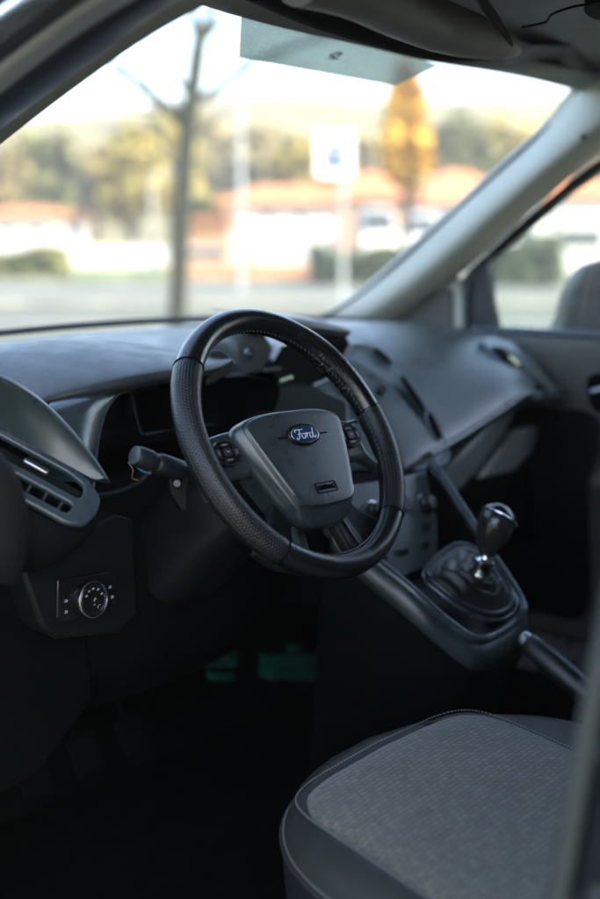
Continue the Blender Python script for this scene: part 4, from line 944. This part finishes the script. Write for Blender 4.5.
# door mirror
mo = [(562, 338), (563, 322), (568, 300), (577, 280), (588, 267), (600, 261), (625, 258), (640, 270), (642, 338)]
mpts = [at(x, y, X=.93) for x, y in mo]
mc_ = sum(mpts, V())/len(mpts)
rr = [[W(pdr, mc_+(p-mc_)*s+V((dx, dx*.9, 0))) for p in catmull(mpts, 3, True)] for s, dx in ((.9, -.008), (1.0, .0), (1.0, .03), (.92, .07), (.6, .10))]
mh = link('mirror_housing', rings_bm(rr, cap0=True, cap1=True), M['dark'], pdr)
link('mirror_seam', tube_bm(Dr([at(581, 340, X=.915), at(583, 310, X=.915), at(588, 285, X=.915), at(594, 268, X=.915)]), .0025, 6), M['seal'], mh)

# ================================================================== OPEN DRIVER DOOR (out of view to the left, added to block light)
dd = thing('driver_door', (-.90, .62, .45), 'open driver door swung out ahead of the windscreen pillar', 'door')
dv = V((-.93, .36, 0)).normalized()
link('door_shell', prism_bm([V((0, 0, .05)), dv*1.12+V((0, 0, .05)), dv*1.14+V((0, 0, .74)), V((0, 0, .80))], V((.03, .07, 0))), M['paint'], dd, bevel=.015)
link('trim_panel', prism_bm([V((.0, -.03, .07)), dv*1.08+V((0, -.03, .07)), dv*1.10+V((0, -.03, .72)), V((0, -.03, .78))], V((0, .03, 0))), M['doord'], dd, bevel=.012)
link('window_frame', tube_bm([V((0, 0, .80)), dv*.55+V((.02, 0, 1.12)), dv*1.12+V((.03, 0, 1.20)), dv*1.14+V((.01, 0, .74))], .022, 10), M['seal'], dd)
link('window', prism_bm([dv*.02+V((0, .02, .80)), dv*.55+V((.02, .02, 1.10)), dv*1.10+V((.03, .02, 1.18)), dv*1.12+V((.01, .02, .74))], V((0, .004, 0))), M['dooglass'], dd)

# ================================================================== SUN VISOR
vis = thing('sun_visor', (.0, .05, 1.69), 'folded grey sun visor tucked under the dark headliner above the windscreen', 'sun visor')
vp = [at(300, -26, Z=1.668), at(350, -14, Z=1.668), at(400, 10, Z=1.668), at(440, 26, Z=1.668), at(475, 37, Z=1.668), at(500, 44, Z=1.668), at(512, 49, Z=1.668), at(518, 52, Z=1.668)]
link('visor_pad', tube_bm(L_(vis, catmull(vp, 3)), [.032]*10+[.031, .030, .028, .026, .024, .021, .018, .015, .012, .009, .006, .003], 18, nrm=(0, 0, 1), flat_=1.2), M['visor'], vis)
vb_ = [at(255, -18, Z=1.69), at(300, 4, Z=1.69), at(350, 22, Z=1.69), at(400, 38, Z=1.69), at(450, 50, Z=1.69), at(500, 56, Z=1.69)]
link('visor_shadow', tube_bm(L_(vis, catmull(vb_, 3)), [.022]*12+[.018, .014, .010, .006], 12, nrm=(0, 0, 1), flat_=1.0), M['black'], vis)  # black strip standing in for the shadow between visor and header
sp_ = [at(474, -14, Z=1.655), at(486, 6, Z=1.655), at(500, 26, Z=1.655), at(512, 44, Z=1.655)]
link('visor_strap', tube_bm(L_(vis, catmull(sp_, 3)), [.009]*6+[.008, .006, .005, .004], 8, flat_=.4, nrm=(0, 0, 1)), M['black'], vis)

# ================================================================== OUTSIDE
def bg(px, py, d): return at(px, py, D=d)
def gnd(px, d, z=0): p = bg(px, 240, d); return V((p.x, p.y, z))
SR = RT.copy()
def emat(name, col, rough=.9, var=.25, sc=1.0, col2=None, bump=0):
    m, nt, b = nodes(name); L = nt.links.new; tc = N(nt, 'ShaderNodeTexCoord'); nz = N(nt, 'ShaderNodeTexNoise', Scale=sc, Detail=8.0); L(tc.outputs['Object'], nz.inputs['Vector'])
    cr = N(nt, 'ShaderNodeValToRGB'); L(nz.outputs['Fac'], cr.inputs[0]); c2 = col2 or [min(1, c*(1+var)) for c in col]
    cr.color_ramp.elements[0].position = .35; cr.color_ramp.elements[1].position = .65
    cr.color_ramp.elements[0].color = (*[c*(1-var) for c in col], 1); cr.color_ramp.elements[1].color = (*c2, 1)
    L(cr.outputs[0], b.inputs['Base Color']); b.inputs['Roughness'].default_value = rough; return m
X_ = {}
X_['asphalt'] = emat('asphalt', (.085, .092, .075), sc=.4, var=.15)
X_['pave'] = emat('pavement', (.135, .138, .118), sc=.7, var=.12)
X_['kerb'] = emat('kerb', (.20, .20, .17), sc=.8)
X_['grass'] = emat('grass', (.10, .16, .03), sc=.6, col2=(.16, .20, .05))
X_['white'] = emat('render_white', (.55, .545, .52), sc=.5, var=.06)
X_['tile'] = emat('roof_tile', (.42, .17, .07), sc=1.2, var=.2)
X_['brick'] = emat('orange_wall', (.34, .18, .09), sc=1.2, var=.2)
X_['win'] = surf('window_dark', (.05, .06, .07), .15, bump=0)
X_['bark'] = emat('bark', (.020, .022, .010), sc=14, var=.35)
X_['steel'] = surf('galvanised', (.35, .37, .38), .5, metal=.4, bump=0)
X_['signw'] = flat('sign_white', (.80, .82, .84), .4); X_['signb'] = flat('sign_blue', (.003, .045, .28), .5)
X_['mark'] = emat('road_paint', (.55, .55, .52), sc=2)
def leafm(name, c1, c2): return emat(name, c1, .8, .1, .5, c2)
X_['lg'] = leafm('leaf_green', (.10, .11, .030), (.17, .17, .050)); X_['ly'] = leafm('leaf_yellow', (.48, .28, .03), (.62, .38, .05))
X_['lo'] = leafm('leaf_ochre', (.28, .22, .05), (.38, .31, .07)); X_['lb'] = leafm('leaf_brown', (.20, .165, .07), (.30, .24, .10)); X_['lh'] = leafm('hedge_leaf', (.05, .075, .03), (.09, .11, .05))
def struct(name, bm, m, smooth=False):
    o = link(name, bm, m, None, smooth=smooth); o['kind'] = 'structure'; return o
# ground sheet to the horizon
struct('ground', box_bm((0, 300, -.06), (2600, 2600, .1)), X_['asphalt'])
def gquad(name, d0, d1, x0, x1, z, mat, th=None):
    c = [bg(x0, 240, d0), bg(x1, 240, d0), bg(x1, 240, d1), bg(x0, 240, d1)]
    pts = [V((p.x, p.y, z)) for p in (gnd(300, d0)+SR*x0, gnd(300, d0)+SR*x1, gnd(300, d1)+SR*x1, gnd(300, d1)+SR*x0)]
    return struct(name, prism_bm(pts, (0, 0, -(th or .004))), mat)
gquad('pavement', 27, 31, -60, 60, .13, X_['pave'], .13)
gquad('pavement', 7.0, 14, -20, 30, .006, X_['pave'])
gquad('kerb', 26.7, 27, -60, 60, .134, X_['kerb'], .14)
gquad('kerb', 41, 41.4, -60, 80, .14, X_['kerb'], .14)
gquad('road', 31.1, 41, -80, 80, .010, X_['asphalt'])
gquad('road_marking', 36, 36.2, -80, 80, .018, X_['mark'])
gquad('road_marking', 21.0, 21.2, -40, 40, .008, X_['mark'])
gquad('grass_verge', 41.4, 60, -60, -4, .12, X_['grass'], .1)
gquad('pavement', 41.4, 60, -4, 80, .11, X_['pave'], .1)
# hill
def hill(name, d, base, amp, w, mat, seed, thick):
    rnd = random.Random(seed); ph = [rnd.uniform(0, 6) for _ in range(5)]
    rows = []
    n = 60
    def hgt(s): return base+amp*(.5*math.sin(s*.012+ph[0])+.3*math.sin(s*.031+ph[1])+.2*math.sin(s*.083+ph[2]))
    for k, (dd, hs) in enumerate(((0, 0), (thick*.3, .45), (thick*.6, .8), (thick, 1), (thick*1.6, .95), (thick*2.5, 0))):
        rows.append([gnd(300, d+dd)+SR*((i/n-.5)*w)+V((0, 0, -1+hs*hgt((i/n-.5)*w)+(0 if hs in (0,) else rnd.uniform(-.8, .8)))) for i in range(n+1)])
    return struct(name, grid_bm(rows), mat, True)
hill('hills', 150, 20.5, 5, 900, emat('hill_woods', (.11, .10, .05), sc=.12, col2=(.24, .20, .09)), 4, 50)
# trees
def tree(name, px, d, base, top, wid, mat, label, leaves=500, lsize=.35, trunk=.12, shape='round', group='trees and shrubs beyond the car park', z0=0.0):
    p = gnd(px, d, z0); h = (1.397+(240-top)/FPX*d)-z0; w = wid/FPX*d
    cz = (1.397+(240-base)/FPX*d)-z0; cz = max(.3, cz)
    t = thing(name, p, label, 'tree', group)
    rnd = random.Random(int(px*7+d))
    bm = tube_bm([(0, 0, 0), (.05, 0, h*.3), (0, .05, h*.7)], [trunk, trunk*.8, trunk*.4], 8)
    for k in range(6):
        a = rnd.uniform(0, 2*PI); z_ = cz+(h-cz)*rnd.uniform(.0, .6); tube_bm([(0, 0, z_), (math.cos(a)*w*.35, math.sin(a)*w*.35, z_+(h-cz)*.2)], [trunk*.4, trunk*.15], 6, bm=bm)
    link('trunk', bm, X_['bark'], t)
    bm = bmesh.new(); clumps = [(rnd.uniform(-1, 1), rnd.uniform(-1, 1), rnd.uniform(-1, 1)) for _ in range(26)]
    for i in range(leaves):
        cl_ = clumps[i % 26]; v = V(cl_); 
        if v.length > 1: v.normalize(); v *= .85
        v = v*.8+V((rnd.gauss(0, .16), rnd.gauss(0, .16), rnd.gauss(0, .16)))
        if shape == 'poplar': v.x *= 1-.45*v.z; v.y *= 1-.45*v.z
        c = V((v.x*w/2, v.y*w/2, (cz+h)/2+v.z*(h-cz)/2)); s = lsize*rnd.uniform(.5, 1.2)
        q = Matrix.Rotation(rnd.uniform(0, 6.3), 3, 'Z') @ Matrix.Rotation(rnd.uniform(0, 3.1), 3, 'X')
        vs = [bm.verts.new(c+q @ V(k)*s) for k in ((-.5, -.3, 0), (.5, -.35, .05), (.55, .3, 0), (-.4, .4, .08))]
        bm.faces.new(vs)
    link('crown', bm, mat, t, smooth=False)
    return t
tree('autumn_poplar', 405, 42, 205, 62, 46, X_['ly'], 'tall narrow golden tree standing right of the parking sign', 1100, .45, .14, 'poplar')
specs = [(-10, 75, 235, 135, 80, 'lb', 'bushy brownish tree at the left edge of the windscreen view'),
 (45, 80, 232, 128, 90, 'lg', 'broad dark green tree above the far left low house'),
 (96, 90, 225, 140, 60, 'lb', 'brown thin-leaved tree left of the bare young tree'),
 (132, 66, 236, 126, 62, 'lo', 'ochre tree just left of the bare young trunk'),
 (172, 84, 225, 118, 60, 'lo', 'tall ochre tree directly behind the bare young trunk'),
 (214, 100, 220, 120, 64, 'lb', 'brown tree rising behind the small orange-roofed building'),
 (262, 96, 205, 128, 70, 'lb', 'brown wooded crown behind the white house chimney end'),
 (300, 78, 195, 140, 60, 'lo', 'low ochre tree showing over the white house roof'),
 (352, 90, 200, 128, 60, 'lb', 'brownish tree behind the blue parking sign post'),
 (455, 85, 190, 118, 70, 'lg', 'green tree right of the tall golden tree'),
 (505, 90, 200, 122, 80, 'lo', 'pale ochre tree beside the passenger pillar'),
 (215, 62, 236, 196, 34, 'lg', 'small green bush at the corner of the white house'),
 (585, 75, 200, 120, 90, 'lb', 'brown tree behind the passenger window top')]
for px, d, b_, t_, w_, mt, lb in specs: tree('background_tree', px, d, b_, t_, w_, X_[mt], lb, 600, .9, .22)
# the bare young tree by the car park
bt = thing('bare_tree', gnd(176, 12), 'slim bare young tree with forked limbs standing outside the windscreen', 'tree')
def bp_(px, py): return W(bt, bg(px, py, 12))
tr_ = [V((0, 0, -.02)), bp_(177, 330), bp_(180, 260), bp_(184, 190), bp_(188, 128), bp_(193, 90), bp_(199, 44), bp_(202, 30)]
link('trunk', tube_bm(catmull(tr_, 4), [.090]*6+[.086]*8+[.082]*6+[.078]*4+[.072]*3+[.064]*2, 12), X_['bark'], bt)
lim = [([(188, 128), (168, 108), (140, 86), (110, 58), (85, 40)], .036), ([(190, 100), (206, 96), (232, 78), (262, 58), (300, 44), (345, 30)], .030), ([(200, 40), (192, 16), (186, -20), (180, -60)], .030), ([(201, 38), (210, 10), (216, -30)], .032), ([(200, 42), (216, 26), (236, 8), (262, -20)], .024), ([(191, 96), (170, 70), (150, 46), (138, 30)], .020), ([(188, 128), (184, 120), (176, 96)], .018), ([(150, 95), (146, 70), (134, 44)], .010), ([(128, 76), (104, 74), (78, 66)], .009), ([(232, 78), (244, 58), (250, 30)], .010), ([(262, 58), (288, 62), (312, 66)], .009), ([(210, 10), (226, 0), (238, -20)], .011), ([(168, 108), (146, 112), (120, 104)], .009), ([(186, 150), (200, 132), (222, 118)], .010), ([(184, 175), (168, 160), (150, 152)], .009)]
for pts, r in lim:
    m = catmull([bp_(*p) for p in pts], 4); link('limb', tube_bm(m, [r*1.75*(1-.55*i/len(m)) for i in range(len(m))], 8), X_['bark'], bt)
# parking sign
sg = thing('parking_sign', gnd(343, 20), 'white square parking sign with blue panel on a grey post', 'sign')
S0 = lambda p: W(sg, p)
link('post', tube_bm([S0(gnd(343, 20)), S0(bg(343, 128, 20))], .045, 12), X_['steel'], sg)
face_ = [bg(316, 131, 19.9), bg(353, 131, 19.9), bg(353, 177, 19.9), bg(316, 177, 19.9)]
pn = link('sign_panel', prism_bm([S0(p) for p in face_], HF*.02), X_['signw'], sg, bevel=.01)
link('blue_square', prism_bm([S0(bg(x, y, 19.88)) for x, y in ((324, 142), (346, 142), (346, 168), (324, 168))], HF*.008), X_['signb'], pn)
fsg = frame(bg(335, 155, 19.86), SR, (0, 0, 1)); 
link('letter', text_bm('P', .30, lambda a, b, c=0: S0(fsg(a, b, 0)+HF*(-c)), .01), X_['signw'], pn)
# lamp posts
for px, d, top, lb in ((241, 34, 92, 'tall pale lamp post rising left of the white house'), (153, 48, 178, 'short pale lamp post left of the bare young trunk')):
    t = thing('street_lamp', gnd(px, d), lb, 'street lamp', 'lamp posts across the road')
    topz = 1.397+(240-top)/FPX*d
    link('pole', tube_bm([(0, 0, 0), (0, 0, topz)], [.09, .06], 10), X_['steel'], t)
    arm = link('lamp_head', tube_bm([tuple(V((0, 0, topz))), tuple(V((0, 0, topz+.1))+SR*.5), tuple(V((0, 0, topz+.1))+SR*1.0)], [.05, .06, .09], 8), X_['steel'], t)
# houses
def house(name, x0, x1, eave, ridge, d, dep, wall, label, wins=(), over=.4, rx=(.25, .75), base=0.0, roofm='tile', group='houses across the road'):
    c = gnd((x0+x1)/2, d); t = thing(name, c, label, 'house', group)
    zE = 1.397+(240-eave)/FPX*d; zR = 1.397+(240-ridge)/FPX*d; hw_ = (x1-x0)/2/FPX*d
    P = lambda s, f_, z: SR*s+HF*f_+V((0, 0, z))
    link('wall', prism_bm([P(-hw_, 0, 0), P(hw_, 0, 0), P(hw_, dep, 0), P(-hw_, dep, 0)], (0, 0, zE)), X_[wall], t)
    o = over; r0, r1 = -hw_+2*hw_*rx[0], -hw_+2*hw_*rx[1]
    bm = bmesh.new(); v = [bm.verts.new(P(*k)) for k in ((-hw_-o, -o, zE), (hw_+o, -o, zE), (hw_+o, dep+o, zE), (-hw_-o, dep+o, zE), (r0, dep/2, zR), (r1, dep/2, zR), (-hw_-o, -o, zE+.14), (hw_+o, -o, zE+.14), (hw_+o, dep+o, zE+.14), (-hw_-o, dep+o, zE+.14))]
    for f_ in ((0, 1, 2, 3), (0, 1, 7, 6), (1, 2, 8, 7), (2, 3, 9, 8), (3, 0, 6, 9), (6, 7, 5, 4), (7, 8, 5), (8, 9, 4, 5), (9, 6, 4)): bm.faces.new([v[i] for i in f_])
    rf = link('roof', bm, X_[roofm], t, smooth=False)
    for (wx, wy, ww, wh, kind) in wins:
        s = (wx-(x0+x1)/2)/FPX*d; z = 1.397+(240-wy)/FPX*d; a, b_ = ww/FPX*d/2, wh/FPX*d/2
        w_ = link(kind, prism_bm([P(s-a, -.03, z-b_), P(s+a, -.03, z-b_), P(s+a, -.03, z+b_), P(s-a, -.03, z+b_)], HF*.05), X_['win'], t)
        link('frame', prism_bm([P(s-a-.08, -.05, z+b_), P(s+a+.08, -.05, z+b_), P(s+a+.08, -.05, z+b_+.1), P(s-a-.08, -.05, z+b_+.1)], HF*.06), X_['white'], w_)
    return t
house('white_house', 226, 334, 206, 182, 50, 9, 'white', 'white single-storey house with orange tiled roof left of the parking sign', ((268, 217, 7, 7, 'window'), (300, 217, 6, 7, 'window'), (246, 258, 14, 22, 'window'), (315, 250, 16, 14, 'door')), rx=(.3, .85))
house('small_house', 186, 226, 222, 216, 47, 6, 'brick', 'small orange outbuilding with tiled roof beside the bare young trunk', ((206, 252, 34, 8, 'window'),), .3)
house('low_house', -30, 52, 218, 205, 62, 10, 'white', 'low white house with orange roof at the far left of the view', ((8, 232, 8, 8, 'window'), (36, 232, 8, 8, 'window')))
house('roofed_house', 425, 520, 205, 166, 58, 12, 'white', 'white house with tall orange roof seen beside the passenger pillar', ((448, 222, 10, 14, 'window'), (480, 225, 9, 9, 'window'), (505, 225, 9, 9, 'window')), rx=(.35, .6))
house('window_house', 535, 660, 200, 176, 52, 10, 'white', 'white house with orange roof seen through the passenger window', ((582, 238, 40, 18, 'window'), (556, 222, 7, 12, 'window'), (630, 235, 20, 14, 'window')))
house('rear_house', 330, 430, 200, 170, 72, 10, 'brick', 'orange tiled house behind the golden tree', ((360, 215, 8, 8, 'window'),))
# low walls
def lowwall(px0, px1, d, top, mat, label, th=.25):
    t = gnd((px0+px1)/2, d); s = (px1-px0)/2/FPX*d; z = 1.397+(240-top)/FPX*d
    o = link('garden_wall', prism_bm([-SR*s, SR*s, SR*s+HF*th, -SR*s+HF*th], (0, 0, z)), X_[mat], None, bevel=.02); o.location = t
    cp_ = link('coping', prism_bm([-SR*(s+.03)-HF*.03+V((0, 0, z)), SR*(s+.03)-HF*.03+V((0, 0, z)), SR*(s+.03)+HF*(th+.03)+V((0, 0, z)), -SR*(s+.03)+HF*(th+.03)+V((0, 0, z))], (0, 0, .06)), X_['white'], o)
    return tag(o, label, 'wall', 'low walls across the road')
lowwall(44, 166, 62, 246, 'white', 'long low white wall left of the bare young tree')
lowwall(168, 312, 43, 263, 'brick', 'low orange brick wall in front of the white house')
# hedges
def hedge(px0, px1, d, top, label, mat='lh', zb=0):
    c = gnd((px0+px1)/2, d); w = (px1-px0)/FPX*d; h = 1.397+(240-top)/FPX*d; rnd = random.Random(px0)
    bm = bmesh.new()
    for i in range(900):
        s = rnd.uniform(-.5, .5)*w; f_ = rnd.uniform(-.5, .5)*1.2; z = rnd.uniform(.02, 1)*h*(1+.12*math.sin(s*2.3)); p = SR*s+HF*f_+V((0, 0, z)); k = .16
        q = Matrix.Rotation(rnd.uniform(0, 6.3), 3, 'Z') @ Matrix.Rotation(rnd.uniform(0, 3.1), 3, 'X')
        bm.faces.new([bm.verts.new(p+q @ V(v)*k) for v in ((-1, -.6, 0), (1, -.6, 0), (1, .6, .1), (-1, .6, 0))])
    o = link('hedge', bm, X_[mat], None, smooth=False); o.location = c
    return tag(o, label, 'hedge', 'hedges along the pavement')
hedge(312, 420, 40, 250, 'clipped green hedge below the parked white van')
hedge(496, 560, 38, 240, 'green hedge seen low through the passenger window')
hedge(-20, 66, 43, 250, 'low bright green hedge at the left of the view', 'grass' if False else 'lg')
# parked vehicles
def vehicle(px, d, wpx, hpx, ytop, label, name='parked_van', long=4.2):
    c = gnd(px, d, .0); w = wpx/FPX*d; zt = 1.397+(240-ytop)/FPX*d
    t = thing(name, c, label, 'van' if 'van' in name else 'car', 'parked vehicles across the road')
    # front seen: profile across the width
    P = lambda s, f_, z: SR*s+HF*f_+V((0, 0, z))
    zb = .35
    secs = []
    for f_, k, zz in ((0, .90, zb+(zt-zb)*.42), (.15, 1.0, zb+(zt-zb)*.50), (.55, 1.0, zb+(zt-zb)*.55), (1.2, .94, zt*.97), (1.6, .95, zt), (long-.3, .95, zt), (long, .9, zt*.93)):
        a = w/2*k
        secs.append([P(-a, f_, zb), P(a, f_, zb), P(a*1.0, f_, zb+(zz-zb)*.55), P(a*.86, f_, zz*.97), P(a*.6, f_, zz), P(-a*.6, f_, zz), P(-a*.86, f_, zz*.97), P(-a*1.0, f_, zb+(zz-zb)*.55)])
    link('body', rings_bm(secs, cap0=True, cap1=True), X_['white'], t, subsurf=1)
    link('windscreen', prism_bm([P(-w*.38, .50, zb+(zt-zb)*.57), P(w*.38, .50, zb+(zt-zb)*.57), P(w*.32, 1.12, zt*.93), P(-w*.32, 1.12, zt*.93)], (0, 0, .03)), X_['win'], t)
    for s in (-1, 1):
        hl = link('headlight', lathe_bm([(.12, 0), (.10, .05), (.02, .07)], P(s*w*.36, -.0, zb+(zt-zb)*.27), -HF, 14), M['chip'], t)
        for f_ in (.8, long-.8):
            wl = link('wheel', lathe_bm([(.30, -.1), (.33, -.08), (.33, .08), (.30, .1), (.16, .1)], P(s*(w/2-.12), f_, .33), SR, 20), M['dark'], t)
            link('rim', lathe_bm([(.18, -.115), (.18, .115)], P(s*(w/2-.12), f_, .33), SR, 14), X_['steel'], wl)
    return t
vehicle(380, 46, 44, 46, 206, 'white van parked just right of the sign post')
vehicle(425, 49, 40, 30, 212, 'white car parked at the foot of the golden tree', 'parked_car')
vehicle(524, 44, 40, 30, 218, 'white car parked beside the hedge outside the passenger window', 'parked_car')

# the air between here and the hills
hm = bpy.data.materials.new('air'); hm.use_nodes = True; hnt = hm.node_tree; hnt.nodes.clear()
ho = N(hnt, 'ShaderNodeOutputMaterial'); hv_ = N(hnt, 'ShaderNodeVolumePrincipled'); hv_.inputs['Color'].default_value = (.98, .97, .94, 1); hv_.inputs['Density'].default_value = .0013; hv_.inputs['Anisotropy'].default_value = .2
hnt.links.new(hv_.outputs[0], ho.inputs['Volume'])
hz_ = box_bm((0, 300, 26), (1290*2, 1290*2, 56)); hzo = link('haze', hz_, hm, None, smooth=False); hzo['kind'] = 'stuff'

# ================================================================== LIGHT, SKY, CAMERA
sc_ = bpy.context.scene
w = bpy.data.worlds.new('World'); sc_.world = w; w.use_nodes = True
nt = w.node_tree; bgn = nt.nodes['Background']
sky = nt.nodes.new('ShaderNodeTexSky'); sky.sky_type = 'NISHITA'; sky.sun_disc = False
EL, AZ = R(38), R(177)                                          # azimuth clockwise from the van's nose (+y)
sky.sun_elevation = EL; sky.sun_rotation = AZ; sky.air_density = 1.0; sky.dust_density = 2.0; sky.ozone_density = 1.0
nt.links.new(sky.outputs[0], bgn.inputs[0]); bgn.inputs[1].default_value = .15
sd = bpy.data.lights.new('sun', 'SUN'); sd.energy = 2.5; sd.angle = R(6); sd.color = (1, .89, .68)
so_ = bpy.data.objects.new('sun', sd); C.objects.link(so_); so_['kind'] = 'helper'
dvec = V((math.sin(AZ)*math.cos(EL), math.cos(AZ)*math.cos(EL), math.sin(EL)))
so_.rotation_euler = dvec.to_track_quat('Z', 'Y').to_euler()
cd = bpy.data.cameras.new('camera'); cd.sensor_fit = 'HORIZONTAL'; cd.sensor_width = 24; cd.lens = 50; cd.clip_start = .02; cd.clip_end = 3000
co = bpy.data.objects.new('camera', cd); C.objects.link(co); co.location = CAM
co.rotation_euler = Matrix((RT, UP, -FW)).transposed().to_euler()
cd.dof.use_dof = True; cd.dof.focus_distance = 1.555; cd.dof.aperture_fstop = 2.0
sc_.camera = co
vs_ = sc_.view_settings; sc_.display_settings.display_device = 'sRGB'; vs_.view_transform = 'Standard'; vs_.look = 'None'; vs_.exposure = 2.6; vs_.gamma = 1
cy = sc_.cycles; cy.use_denoising = True; cy.max_bounces = 8; cy.diffuse_bounces = 4; cy.transparent_max_bounces = 12; cy.caustics_reflective = False; cy.caustics_refractive = False; cy.sample_clamp_indirect = 8
